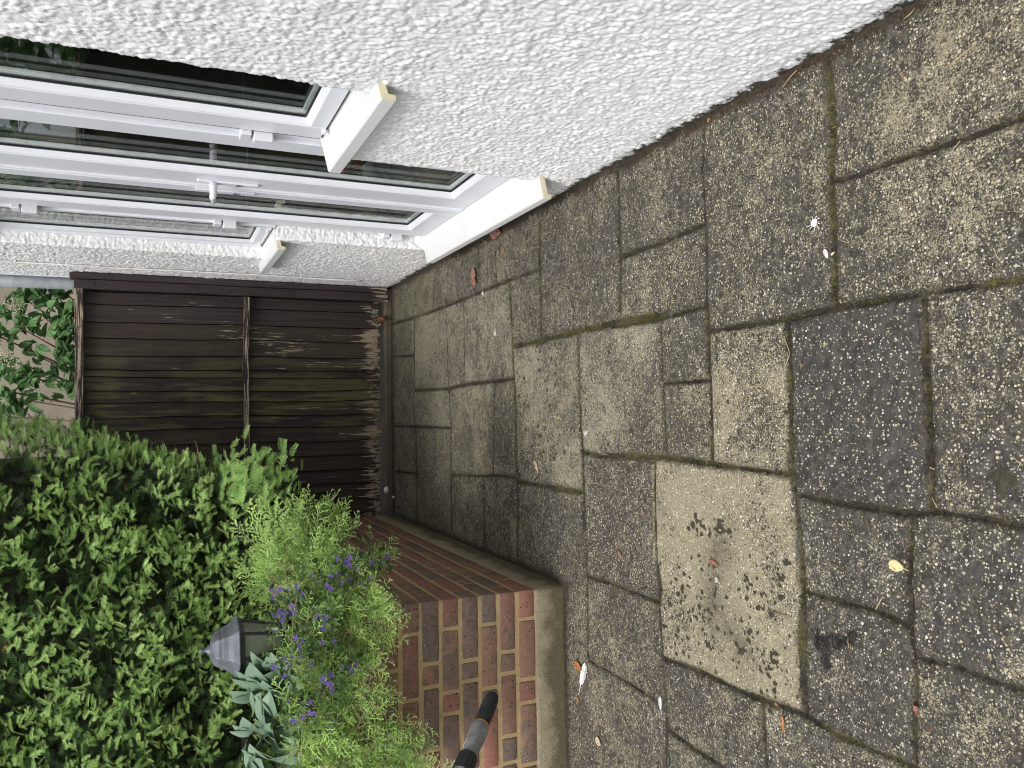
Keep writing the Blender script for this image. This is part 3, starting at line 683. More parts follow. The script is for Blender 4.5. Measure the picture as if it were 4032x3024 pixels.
# wedge packers on the sash feet
a = MB()
for y in (2.10, 2.47):
    a = MB(); a.box(XF-.012, XF+.002, y-.012, y+.012, .944, .956); hp(a, 'drain_cap', M['pvc'], .003, parent=w1)
a = MB()
for y in (3.96, 4.27):
    a = MB(); a.box(XF-.006, XF+.012, y-.011, y+.011, .927, .938); hp(a, 'drain_cap', M['pvc'], .003, parent=w3)
def hinge(y, z, parent, h=.098):
    a = MB()
    a.box(XF-.026, XF+.012, y-.030, y+.008, z, z+h*.60); a.box(XF-.014, XF+.012, y-.034, y+.030, z+h*.66, z+h)
    a.box(XF-.008, XF+.012, y+.004, y+.034, z-.006, z+h*.60)
    o = hp(a, 'hinge', M['pvc'], .004, parent=parent, seg=3)
    return o
for z in (1.09, 2.02): hinge(2.592, z, w1)
for z in (.30, 1.085, 1.875): hinge(3.85, z, dr)
# lock plates and the lever handle
for y, prt in ((3.165, dl), (3.287, dr)):
    a = MB(); a.box(XF-.009, XF+.001, y-.016, y+.016, 1.065, 1.285); pl_ = hp(a, 'lock_plate', M['pvc'], .006, parent=prt, seg=3)
    a = MB(); a.tube([(XF-.011, y, 1.14), (XF-.008, y, 1.14)], .008, 12); a.box(XF-.0105, XF-.0088, y-.003, y+.003, 1.122, 1.14); hp(a, 'keyhole', M['screw'], parent=prt)
a = MB(); y = 3.165
a.tube([(XF-.006, y, 1.228), (XF-.030, y, 1.228), (XF-.052, y+.002, 1.228)], [.017, .014, .013], 14)
a.tube([(XF-.052, y-.006, 1.228), (XF-.056, y+.03, 1.229), (XF-.054, y+.075, 1.224), (XF-.052, y+.120, 1.220)], [.013, .0115, .009, .0065], 12)
hp(a, 'lever_handle', M['pvc'], parent=dl)
for nm_, y0_, y1_, x_, z_, pr_ in (('sealant', 2.01, 2.57, XF+.0125, .9365, s1), ('sealant', 2.57, 3.85, XF+.011, .1985, s2), ('sealant', 3.88, 4.37, XF+.003, .914, s3)):
    a = MB(); a.box(x_-.003, x_+.004, y0_, y1_, z_, z_+.0035); hp(a, nm_, M['grime'], parent=pr_)
a = MB(); a.box(XF+.001, XF+.02, 2.5562, 2.5598, .945, ZT); hp(a, 'gap_dark_strip', M['gasket'], parent=w1)  # black strips stand in for the shade in the sash and leaf gaps
a = MB(); a.box(XF+.004, XF+.02, 3.2382, 3.2408, .205, ZT); hp(a, 'gap_dark_strip', M['gasket'], parent=dl)
a = MB(); a.box(XF+.004, XF+.02, 3.8002, 3.8022, .205, ZT); hp(a, 'gap_dark_strip', M['gasket'], parent=dr)
# surface cable with clips
pts = []
for i in range(41):
    z = .25+i*.05; pts.append((W-.0125, 4.862+.008*math.sin(z*5)+.005*math.sin(z*13), z))
a = MB(); a.tube(pts, .0042, 8); cb = hp(a, 'cable', M['cable'])
for z in (.62, 1.2, 1.70, 2.09):
    a = MB(); a.box(W-.016, W+.002, 4.853, 4.874, z, z+.008); hp(a, 'cable_clip', M['cable'], .002, parent=cb)
# corner bead and downpipe at the end of the wall
a = MB(); a.box(W-.006, W+.02, WY1-.012, WY1+.012, 0, 5.2); hp(a, 'corner_bead', M['pvc'], .003)
a = MB(); a.tube([(W-.028, WY1+.075, 0), (W-.028, WY1+.075, 5.1)], .040, 20); hp(a, 'downpipe', M['pipe'])

# neighbour's rendered wall beyond the fence
nb = empty('neighbouring_house', (0, 7.6, 0), 'beige rendered house wall with white band seen beyond the fence', 'house')
bpy.context.view_layer.update()
a = MB(); a.box(-.55, 1.22, 7.6, 7.9, -.02, 5.5); hp(a, 'wall', M['tan'], parent=nb)
a = MB(); a.box(1.22, 4, 7.5, 7.9, -.02, 5.5); hp(a, 'white_corner', M['pvc'], .004, parent=nb)

# things inside the room, seen through the door
a = empty('folding_chair', (1.35, 4.1, .10), 'red canvas folding chair leaning inside behind the door glass', 'chair')
b = MB(); b.add([(1.22, 3.82, .62), (1.30, 3.82, .62), (1.50, 4.18, .14), (1.42, 4.18, .14)], [(0, 1, 2, 3)]); b.add([(1.22, 3.83, .60), (1.30, 3.83, .60), (1.50, 4.19, .12), (1.42, 4.19, .12)], [(3, 2, 1, 0)])
M['red'] = mat_simple('red canvas', (0.55, 0.02, 0.02), 0.7); M['box'] = mat_simple('white card', (0.7, 0.72, 0.75), 0.6)
b = MB(); b.prism_y([(1.20, .56), (1.26, .58), (1.60, .12), (1.54, .10)], 3.86, 4.02)
bpy.context.view_layer.update()
hp(b, 'seat_canvas', M['red'], .004, parent=a)
b = MB(); b.tube([(1.18, 3.84, .62), (1.60, 3.84, .10)], .012); b.tube([(1.18, 4.04, .62), (1.60, 4.04, .10)], .012); hp(b, 'chair_frame', M['screw'], parent=a)
b = MB(); b.box(1.25, 1.45, 4.25, 4.45, .10, .34); b.box(1.24, 1.46, 4.24, 4.46, .33, .345); tag(b.build('storage_box', M['box'], None, .004), 'white box on the room floor behind the far door leaf', 'box')

# ------------------------------------------------------------------ PLANTER (brick)
planter = empty('brick_planter', (PX-.5, PY+.5, 0), 'raised garden bed of red and grey bricks with ochre mortar on a cement plinth', 'planter')
bpy.context.view_layer.update()
PH, CO = .119, .075; NR = 9; JW = .0145
b = MB(); e_ = .003
PL = -3.6; PE = FY+.35
b.box(PL, PX-e_*0+.0005, PY+.012, PE, -.02, PH)
# plinth as a fine skin with a soft uneven face
def skin(mb_pts_u, mb_pts_v, fn):
    U, V_ = np.meshgrid(mb_pts_u, mb_pts_v, indexing='ij'); P3 = fn(U, V_)
    n1, n2 = U.shape; ix = np.arange(n1*n2).reshape(n1, n2)
    return P3.reshape(-1, 3), np.stack([ix[:-1, :-1], ix[1:, :-1], ix[1:, 1:], ix[:-1, 1:]], -1).reshape(-1, 4)
run = np.concatenate([np.linspace(PL, PX-.35, 60)[:-1], np.linspace(PX-.35-.45, PX, 200)])
run = np.unique(np.concatenate([np.linspace(PL, -1.6, 50), np.linspace(-1.6, PX-.016, 200)]))
side = np.linspace(PY+.016, PE, 420)
prof = [(.006, -.02), (.005, .02), (.004, .05), (.003, .08), (.003, .105), (.001, .1145), (-.004, .118), (-.02, .1185), (-.06, .119)]
arc = [(PX-.016+.016*math.sin(t), PY+.016-.016*math.cos(t)) for t in np.linspace(0, math.pi/2, 7)]
path = [(x, PY, 0, -1) for x in run[:-1]]+[(x, y, math.sin(t), -math.cos(t)) for (x, y), t in zip(arc, np.linspace(0, math.pi/2, 7))]+[(PX, y, 1, 0) for y in side[1:]]
Vs = []
for i, (x, y, nx_, ny2) in enumerate(path):
    for o_, z in prof:
        q = o_+.004*(float(vnoise(x*1.0+y, z, 12))-.5)+.002*(float(vnoise(x+y, z, 70))-.5)
        Vs.append((x+nx_*q, y+ny2*q, z+(.004*(float(vnoise(x+y*1.1, 0, 9))-.5) if z > .1 else 0)))
n1, n2 = len(path), len(prof); ix = np.arange(n1*n2).reshape(n1, n2)
me = np_mesh('plinth', Vs, np.stack([ix[:-1, :-1], ix[1:, :-1], ix[1:, 1:], ix[:-1, 1:]], -1).reshape(-1, 4))
pl = link('plinth', me, M['plinth']); pl.parent = planter; pl.matrix_parent_inverse = planter.matrix_world.inverted()
# mortar core, a grid whose face wobbles a little behind the brick faces
def wallskin(u, v, f):
    P3, Fq = skin(u, v, f); return P3, Fq
us = np.linspace(0, 3.4, 900)                        # along: first front (0..1.5) then side
v_ = np.arange(PH-.004, PH+NR*CO+.01, .006)
def core(U, V_):
    q = -.0030+.004*(fbm(U, V_, 45, 3, 7)-.5)+.002*(fbm(U, V_, 150, 2, 3)-.5)
    front = U < 0
    x = np.where(front, PX+U+q*0, PX+q); y = np.where(front, PY-q, PY+U)
    x = np.where(front, x+np.minimum(0, q), x)
    return np.stack([x, y, V_], -1)
uu = np.concatenate([np.linspace(-1.3, -.005, 420), [-.0046], np.linspace(.0046, PE-PY, 620)])
P3, Fq = skin(uu, v_, core)
me = np_mesh('mortar', P3, Fq[:, ::-1] if False else Fq)
mo = link('mortar', me, M['mortar']); mo.parent = planter; mo.matrix_parent_inverse = planter.matrix_world.inverted()
b = MB(); b.box(PL, PX-1.28, PY+.004, PY+.2, PH, PH+NR*CO); b.box(PL, PX-.008, PY+.008, PY+.2, PH, PH+NR*CO-.002); b.box(PX-.2, PX-.008, PY+.2, PE, PH, PH+NR*CO-.002)
hp(b, 'core', M['mortar'], parent=planter)
# the bricks: each a block with worn, slightly uneven arrises
front_j = [[-.78, -1.006, -1.092, -1.32], [-.893, -.972, -1.201, -1.30], [-.782, -1.014, -1.082, -1.31], [-.903, -.977, -1.20, -1.30], [-.779, -1.006, -1.082, -1.31], [-.895, -.976, -1.20, -1.29], [-.782, -1.012, -1.09, -1.32], [-.90, -.98, -1.21, -1.3], [-.78, -1.01, -1.1, -1.32]]
br = MB()
def brick(x0, x1, y0, y1, z0, z1, tone):
    j = lambda s_: (rnd.random()-.5)*s_
    r_ = .0045
    x0 += j(.002); x1 += 0; y0 += 0; y1 += j(.002); z0 += j(.004); z1 += j(.004)
    zt = [z0, z0+r_*.4, z0+r_, z1-r_, z1-r_*.4, z1]
    ins = [r_, r_*.35, 0, 0, r_*.35, r_]
    vs = []; seg = 10
    tw = j(.0025)
    for zz_, i_ in zip(zt, ins):
        a0, a1, b0, b1 = x0+i_, x1-i_, y0+i_, y1-i_
        ring = []
        cr = .004
        for (cx_, cy_, a_) in ((a0+cr, b0+cr, 180), (a1-cr, b0+cr, 270), (a1-cr, b1-cr, 0), (a0+cr, b1-cr, 90)):
            for k_ in (0, 45, 90):
                ring.append((cx_+cr*math.cos(R(a_+k_)), cy_+cr*math.sin(R(a_+k_))))
        for p in ring: vs.append((p[0]+j(.0018), p[1]+j(.0012), zz_+tw*(p[0]-x0+p[1]-y0)+j(.0006)))
    n = 12; fs = []
    for i in range(5):
        for k_ in range(n): fs.append((i*n+k_, i*n+(k_+1) % n, (i+1)*n+(k_+1) % n, (i+1)*n+k_))
    fs += [tuple(range(n))[::-1], tuple(5*n+k_ for k_ in range(n))]
    br.cur = tone; br.add(vs, fs, True)
DP = .09
for r in range(NR):
    z0 = PH+r*CO+(.001 if r == 0 else JW/2); z1 = PH+(r+1)*CO-JW/2
    js = list(front_j[r]); x = js[-1]
    while x > PL+.25:
        x -= .225 if rnd.random() < .6 else .1125; js.append(x)
    ends = [PX]+js
    for i in range(len(ends)-1):
        a_, c_ = ends[i+1], ends[i]
        first = i == 0
        brick(a_+JW/2, c_ if first else c_-JW/2, PY-.0005, PY+(.21 if first and r % 2 == 0 else .10), z0, z1, .01+.98*rnd.random())
    y = PY+(.2145 if r % 2 == 0 else .1025)
    k = 0
    while y < PE-.05:
        L_ = .215 if (k+r) % 3 or r % 2 else .1025
        y2 = min(y+JW+L_, PE)
        brick(PX-.10, PX+.0005, y+JW, y2, z0, z1, .01+.98*rnd.random())
        y = y2; k += 1
bo = hp(br, 'bricks', M['brick'], parent=planter)
a = MB(); a.box(PL, PX-.1, PY+.1, PE, .3, .755); hp(a, 'soil', M['soil'], parent=planter)

# ------------------------------------------------------------------ FENCE
fence = empty('panel_fence', (0, FY, 0), 'dark brown weathered board fence panel with splintered foot closing the patio', 'fence')
bpy.context.view_layer.update()
seams = [.735, .665, .56, .465, .363, .279, .235, .154, .088, .002, -.075, -.172, -.265, -.36, -.45, -.55, -.64]
x = seams[-1]
while x > -2.9: x -= .085+.02*rnd.random(); seams.append(x)
Vb = []; Fb = []; T = []; AL = []; WE = []
zz = np.unique(np.concatenate([np.linspace(.02, .16, 36), np.linspace(.16, 1.80, 90)]))
for i in range(len(seams)-1):
    xr, xl = seams[i]-.0045, seams[i+1]
    nu = 15; us_ = np.linspace(0, 1, nu); tone = rnd.random()
    al = 1.0*math.exp(-((.5*(xr+xl)-.10)/.22)**2)+.15*rnd.random(); we = (.80 if i in (2, 3) else .12+.38*rnd.random())
    ph = 3+i*1.7; s0 = len(Vb); wo1 = rnd.random()*9
    for zi in zz:
        # waney edge
        e = .009*(float(vnoise(zi, i*0.15, 2.4))-.5)*2+.003*(float(vnoise(zi, i, 11))-.5)
        e2 = .009*(float(vnoise(zi, (i-1)*0.15, 2.4))-.5)*2+.003*(float(vnoise(zi, i-1, 11))-.5)
        for u in us_:
            xx = xl+e+(xr+e2-xl-e)*u
            yy = FY+.014-.014*(1-u)+.0015*math.sin(zi*9+i)
            zk = zi
            if zi < .13: zk = max(zi, .055+.05*rnd.random()+.03*float(vnoise(xx, 0, 60)))
            Vb.append((xx, yy, zk)); T.append(tone); AL.append(al); WE.append(we*float(np.clip((vnoise(xx+wo1, zi, 3.2)-.35)*3, .1, 1)))
    n1, n2 = len(zz), nu; ix = s0+np.arange(n1*n2).reshape(n1, n2)
    Fb.append(np.stack([ix[:-1, :-1], ix[:-1, 1:], ix[1:, 1:], ix[1:, :-1]], -1).reshape(-1, 4))
    # the thickness shown at the overlapping edge
    s1_ = len(Vb)
    for k_ in range(n1):
        v0 = Vb[s0+k_*n2]; Vb.append((v0[0], v0[1]+.012, v0[2])); T.append(tone); AL.append(0); WE.append(0)
    a_ = np.arange(n1-1)
    Fb.append(np.stack([s0+a_*n2, s0+(a_+1)*n2, s1_+a_+1, s1_+a_], -1))
me = np_mesh('boards', Vb, np.concatenate(Fb), False); attr(me, 'tone', T); attr(me, 'algae', AL); attr(me, 'wear', WE)
bo = link('boards', me, M['wood']); bo.parent = fence; bo.matrix_parent_inverse = fence.matrix_world.inverted()
sol = bo.modifiers.new('thick', 'SOLIDIFY'); sol.thickness = .006; sol.offset = -1
def bar(name, x0, x1, y0, y1, z0, z1, mat, n=26, axis='x', amp=.003, lab=None):
    P_ = []
    ts = np.linspace(0, 1, n)
    for t in ts:
        w1_ = amp*(float(vnoise(t*8, y0, 1, 7))-.5)*2; w2_ = amp*(float(vnoise(t*8+3, z0, 1, 2))-.5)*2
        if axis == 'x':
            x = x0+(x1-x0)*t; P_ += [(x, y0+w1_, z0+w2_), (x, y1, z0+w2_), (x, y1, z1+w2_*1.4), (x, y0+w1_, z1+w2_*1.4)]
        else:
            z = z0+(z1-z0)*t; P_ += [(x0+w1_, y0+w2_, z), (x1+w1_*1.4, y0+w2_, z), (x1+w1_*1.4, y1, z), (x0+w1_, y1, z)]
    fs = []
    for i in range(n-1):
        for k in range(4): fs.append((i*4+k, i*4+(k+1) % 4, (i+1)*4+(k+1) % 4, (i+1)*4+k))
    fs += [(3, 2, 1, 0), tuple((n-1)*4+k for k in range(4))]
    a = MB(); a.add(P_, fs); o = hp(a, name, mat, .002, parent=fence)
    if lab: o['label'] = lab
    return o
bar('middle_rail', -2.9, .728, FY-.034, FY-.003, .895, .927, M['oldwood'], 60, amp=.004, lab='bare grey middle rail')
bar('top_rail', -2.9, .737, FY-.034, FY+.006, 1.795, 1.838, M['oldwood'], 60, lab='bare weathered top rail')
bar('side_stile', .737, .789, FY-.036, FY+.012, .02, 1.845, M['wood'], 40, 'z', .0015)
bar('edge_strip', .792, .826, FY-.055, FY+.03, .03, 1.865, M['wood'], 40, 'z', .0015)
# staple plates on the stile
for z in (.12, .62, 1.2, 1.74):
    a = MB(); a.box(.755, .780, FY-.0385, FY-.035, z, z+.075); hp(a, 'repair_plate', M['wood'], .001, parent=fence)
# rubble kerb below the boards
a = MB(); a.box(-2.9, .78, FY+.034, FY+.040, .10, 1.80); hp(a, 'gap_dark_sheet', mat_simple('near black gap sheet', (.006, .005, .005), .9), parent=fence)  # near-black sheet added behind the boards to darken the gaps and block light
a = MB(); a.box(-.67, W-.01, FY-.018, FY+.25, -.02, .035); tag(a.build('concrete_strip', m_mortar('dirty concrete', (.05, .045, .035), (.16, .145, .11)), None, .006), 'dirty concrete strip under the splintered fence foot', 'kerb')

# ------------------------------------------------------------------ foliage engine
def fold(tv, pos, d, up, sc):
    """instance template vertices (k,3: x side, y along, z normal) at n frames -> (n*k,3)"""
    d = d/np.linalg.norm(d, axis=1, keepdims=True)
    side = np.cross(d, up); side /= (np.linalg.norm(side, axis=1, keepdims=True)+1e-9)
    nn = np.cross(side, d)
    return (pos[:, None, :]+sc[:, None, None]*(tv[None, :, 0:1]*side[:, None, :]+tv[None, :, 1:2]*d[:, None, :]+tv[None, :, 2:3]*nn[:, None, :])).reshape(-1, 3)
def scatter(name, temps, pos, d, up, sc, mat, parent=None, tonevar=.2, tonebase=None):
    r2 = np.random.default_rng(len(pos)); pick = r2.integers(0, len(temps), len(pos))
    Vs, Fs, Ts = [], [], []; b = 0
    for k, (tv, tf, tt) in enumerate(temps):
        m_ = pick == k; n = int(m_.sum())
        if n == 0: continue
        v = fold(tv, pos[m_], d[m_], up[m_], sc[m_]); Vs.append(v)
        f = (tf[None]+(np.arange(n)*len(tv))[:, None, None]).reshape(-1, tf.shape[1])+b; Fs.append(f)
        base = (tonebase[m_] if tonebase is not None else np.zeros(n))
        t = np.clip(tt[None]+base[:, None]+(r2.random(n)[:, None]-.5)*tonevar*2, 0, 1).ravel(); Ts.append(t); b += len(v)
    me = np_mesh(name, np.concatenate(Vs), np.concatenate(Fs), False); attr(me, 'tone', np.concatenate(Ts))
    o = link(name, me, mat)
    if parent: o.parent = parent; o.matrix_parent_inverse = parent.matrix_world.inverted()
    return o
def strip(vs, fs, ts, p, q, w0, w1, t0, t1, nrm=np.array([0, 0, 1.])):
    p = np.array(p, float); q = np.array(q, float); d = q-p; s_ = np.cross(nrm, d); s_ /= np.linalg.norm(s_)+1e-9
    b = len(vs); vs += [p-s_*w0/2, p+s_*w0/2, q+s_*w1/2, q-s_*w1/2]; fs.append((b, b+1, b+2, b+3)); ts += [t0, t0, t1, t1]
def yew_temp(seed, n=10, L=1.0):
    """shoot of unit length with two ranks of flat needles, slightly cupped"""
    r = np.random.default_rng(seed); vs, fs, ts = [], [], []
    bend = (r.random()-.5)*.3
    ax = lambda t: np.array([bend*t*t, t*L, -.12*t*t+.02])
    for i in range(3): strip(vs, fs, ts, ax(i/3), ax((i+1)/3), .03, .025, .1, .5)
    for i in range(n):
        t = .06+.90*i/(n-1); ln = .37*(1-.45*abs(t-.45))*(.85+.3*r.random())
        for sd_ in (-1, 1):
            an = R(58-26*t+r.normal(0, 7)); p = ax(t); up = .16+.12*r.random()
            q = p+ln*np.array([sd_*math.sin(an), math.cos(an), up])
            strip(vs, fs, ts, p, q, .048, .026, .25+.35*t, .55+.45*t)
    p = ax(1.0); strip(vs, fs, ts, p, p+np.array([bend*.1, .14, .02]), .05, .02, .9, 1)
    return np.array(vs), np.array(fs), np.array(ts)
def cyp_temp(seed):
    """flat lacy spray of scale leaves, unit length"""
    r = np.random.default_rng(seed); vs, fs, ts = [], [], []
    bend = (r.random()-.5)*.35
    ax = lambda t: np.array([bend*t*t, t, -.10*t*t+.05*math.sin(t*5+seed)])
    for i in range(5): strip(vs, fs, ts, ax(i/5), ax((i+1)/5), .022-.002*i, .020-.002*i, .05+.1*i, .15+.1*i)
    for i in range(8):
        t = .14+.82*i/7; ln = (.46*(1-t)+.13)*(.75+.5*r.random()); sd_ = 1 if i % 2 else -1
        an = R(40+r.normal(0, 7)); p = ax(t); z = r.normal(0, .14)
        u = np.array([sd_*math.sin(an), math.cos(an), z]); q = p+ln*u
        mid = p+ln*.5*u+np.array([-sd_*.02, .0, .02]); strip(vs, fs, ts, p, mid, .020, .020, .2+.3*t, .45+.3*t); strip(vs, fs, ts, mid, q, .020, .014, .45+.3*t, 1.0)
        m_ = max(2, int(ln/.095))
        for k in range(m_):
            tt = (k+.6)/(m_+.3); s2 = 1 if k % 2 else -1; a2 = an*sd_+s2*R(38); l2 = .10*(1-.4*tt)*(.7+.6*r.random())
            p2 = p+ln*tt*u; q2 = p2+l2*np.array([math.sin(a2), math.cos(a2), z+r.normal(0, .2)])
            strip(vs, fs, ts, p2, q2, .019, .015, .55, 1.0)
    return np.array(vs), np.array(fs), np.array(ts)
def leaf_temp(seed, wd=.42, lobes=1, n=6, cup=.15, fold_=.12):
    """pointed leaf (or palm of leaves) with a centre fold"""
    r = np.random.default_rng(seed); vs, fs, ts = [], [], []
    angs = [0] if lobes == 1 else np.linspace(-75, 75, lobes)
    for a in angs:
        a = R(a+r.normal(0, 6)*(lobes > 1)); L = (1-.25*abs(a)/1.7)*(.9+.2*r.random()) if lobes > 1 else 1
        ca, sa = math.cos(a), math.sin(a); b = len(vs); droop = .18+.35*r.random()
        for i in range(n+1):
            t = i/n; w_ = wd*.5*math.sin(math.pi*min(1, t**.85))**.8*L*(1 if t < .99 else 0)+.004
            for sx_, zz_ in ((-1, fold_), (0, 0), (1, fold_)):
                lx, ly, lz = sx_*w_, t*L, zz_*w_*2-droop*t*t*L+cup*t*L
                vs.append(np.array([lx*ca+ly*sa, -lx*sa+ly*ca, lz])); ts.append(.35+.3*t+(.15 if sx_ == 0 else 0))
        for i in range(n):
            for c in (0, 1): fs.append((b+i*3+c, b+i*3+c+1, b+(i+1)*3+c+1, b+(i+1)*3+c))
    return np.array(vs), np.array(fs), np.array(ts)
YT = [yew_temp(s_) for s_ in range(6)]; YS = [yew_temp(20+s_, 5) for s_ in range(4)]; CT = [cyp_temp(s_) for s_ in range(7)]

# ------------------------------------------------------------------ YEW HEDGE
hedge = empty('yew_hedge', (-1.4, 4.4, .7), 'clipped yew hedge with bright new shoots behind the garden bed', 'hedge')
bpy.context.view_layer.update()
def hsurf(x, z):
    """front face of the hedge (y) above the planter"""
    f = 3.62+.30*np.clip((x+1.7)/1.5, 0, 1.2)+.22*(fbm(x, z, 2.3, 3, 5)-.5)
    f = f+.8*np.clip((x+.34)/.34, 0, 1)**2+.7*np.clip((1.02-z)/.3, 0, 1)**2
    return f
def xedge(z): return -.10-.20*np.clip((1.62-z)/.6, 0, 1)**1.1+.10*np.clip((z-1.6)/.5, 0, 1)
r3 = np.random.default_rng(21)
def hedge_pts(n, dmin, dmax, x0=-2.7):
    z = .82+1.75*r3.random(n); x = x0+(xedge(z)-x0)*r3.random(n)
    x = x+.06*(fbm(x*0+z, z*3, 5, 2, 1)-.5); dep = dmin+(dmax-dmin)*r3.random(n)
    y = hsurf(x, z)+dep
    return np.stack([x, y, z], 1)
def hdirs(n, p, gx=.85, gy=-.45, gz=.0, j=.38):
    d = np.stack([np.full(n, gx), np.full(n, gy), np.full(n, gz)], 1)+r3.normal(0, j, (n, 3)); return d
def hups(n): 
    u = np.stack([np.full(n, -.2), np.full(n, -.6), np.full(n, .9)], 1)+r3.normal(0, .55, (n, 3)); return u
# clumped tips: shoots cluster along hidden branchlets
n0 = 5600; c = hedge_pts(n0, -.04, .035)
kk = r3.integers(2, 4, n0); P1 = np.repeat(c, kk, 0)+r3.normal(0, .015, (kk.sum(), 3)); D1 = np.repeat(hdirs(n0, c), kk, 0)+r3.normal(0, .35, (kk.sum(), 3))
thin = fbm(P1[:, 0]*1.0, P1[:, 2]*1.6, 9, 3, 9) > .44
P1, D1 = P1[thin], D1[thin]
scatter('new_shoots', YT, P1, D1, hups(len(P1)), .026+.026*r3.random(len(P1))**1.6, M['yewtip'], hedge, .28, .05+.25*r3.random(len(P1)))
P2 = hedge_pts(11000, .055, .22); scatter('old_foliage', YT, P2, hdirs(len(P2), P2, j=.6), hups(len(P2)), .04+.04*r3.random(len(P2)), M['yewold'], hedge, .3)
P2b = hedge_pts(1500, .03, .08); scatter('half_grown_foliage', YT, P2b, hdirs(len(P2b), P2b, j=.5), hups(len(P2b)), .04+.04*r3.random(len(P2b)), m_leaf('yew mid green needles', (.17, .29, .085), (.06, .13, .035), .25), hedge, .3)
# ragged outer edge towards the fence: long free shoots
n = 460; z = .95+1.45*r3.random(n); pe = np.stack([xedge(z)+r3.normal(-.05, .035, n), np.zeros(n), z], 1); pe[:, 1] = hsurf(pe[:, 0]-.12, z)+.10+.10*r3.random(n)
scatter('edge_shoots', YT, pe, hdirs(n, pe, 1.0, -.15, .1, .25), hups(n), .032+.026*r3.random(n), M['yewtip'], hedge, .3)
# low spray that hangs beside the fence
n = 170; t = r3.random(n); pe = np.stack([-.42+.22*t+r3.normal(0, .035, n), 3.75+r3.normal(0, .07, n), 1.16-.32*r3.random(n)], 1)
scatter('hanging_shoots', YT, pe, hdirs(n, pe, .9, -.3, -.1, .4), hups(n), .034+.026*r3.random(n), M['yewtip'], hedge, .3, np.full(n, -.3))
P3_ = hedge_pts(60, -.02, .03); scatter('dead_shoots', YS, P3_, hdirs(len(P3_), P3_), hups(len(P3_)), .03+.02*r3.random(len(P3_)), M['yewbrown'], hedge, .3)
# inner mass of twigs and old needles
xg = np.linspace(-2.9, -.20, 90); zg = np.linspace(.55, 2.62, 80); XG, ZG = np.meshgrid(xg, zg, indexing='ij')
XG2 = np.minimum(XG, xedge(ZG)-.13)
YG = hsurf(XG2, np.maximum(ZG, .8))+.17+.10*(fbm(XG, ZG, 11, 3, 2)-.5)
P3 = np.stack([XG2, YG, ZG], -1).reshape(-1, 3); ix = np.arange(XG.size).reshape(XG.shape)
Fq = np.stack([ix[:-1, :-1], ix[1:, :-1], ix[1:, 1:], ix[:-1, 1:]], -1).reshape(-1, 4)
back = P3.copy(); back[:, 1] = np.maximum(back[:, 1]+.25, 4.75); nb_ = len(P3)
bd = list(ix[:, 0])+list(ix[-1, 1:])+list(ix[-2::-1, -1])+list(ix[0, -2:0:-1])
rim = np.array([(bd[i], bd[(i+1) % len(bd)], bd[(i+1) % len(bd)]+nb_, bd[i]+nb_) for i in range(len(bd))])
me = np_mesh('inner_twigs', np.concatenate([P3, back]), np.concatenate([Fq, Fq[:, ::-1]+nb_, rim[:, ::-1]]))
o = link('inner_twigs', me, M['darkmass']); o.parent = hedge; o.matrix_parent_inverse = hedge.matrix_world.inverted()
for i in range(16):
    p = Vector(hedge_pts(1, .03, .10)[0]); d = Vector((.6+.5*rnd.random(), -.3+.4*rnd.random(), .5*rnd.random()-.1)).normalized(); L_ = .08+.14*rnd.random()
    pts = [p+d*(L_*k/4)+Vector((rnd.random()-.5, rnd.random()-.5, rnd.random()-.5))*.018 for k in range(5)]
    b = MB(); b.tube(pts, [.0025, .0022, .002, .0016, .001], 5); hp(b, 'twig', M['bark'], parent=hedge)
for (x, y) in ((-1.15, 4.3), (-1.9, 4.2), (-2.5, 4.2)):
    b = MB(); b.tube([(x, y, .6), (x+.03, y+.02, .9), (x-.02, y, 1.3)], [.05, .04, .03], 10); hp(b, 'trunk', M['bark'], parent=hedge)

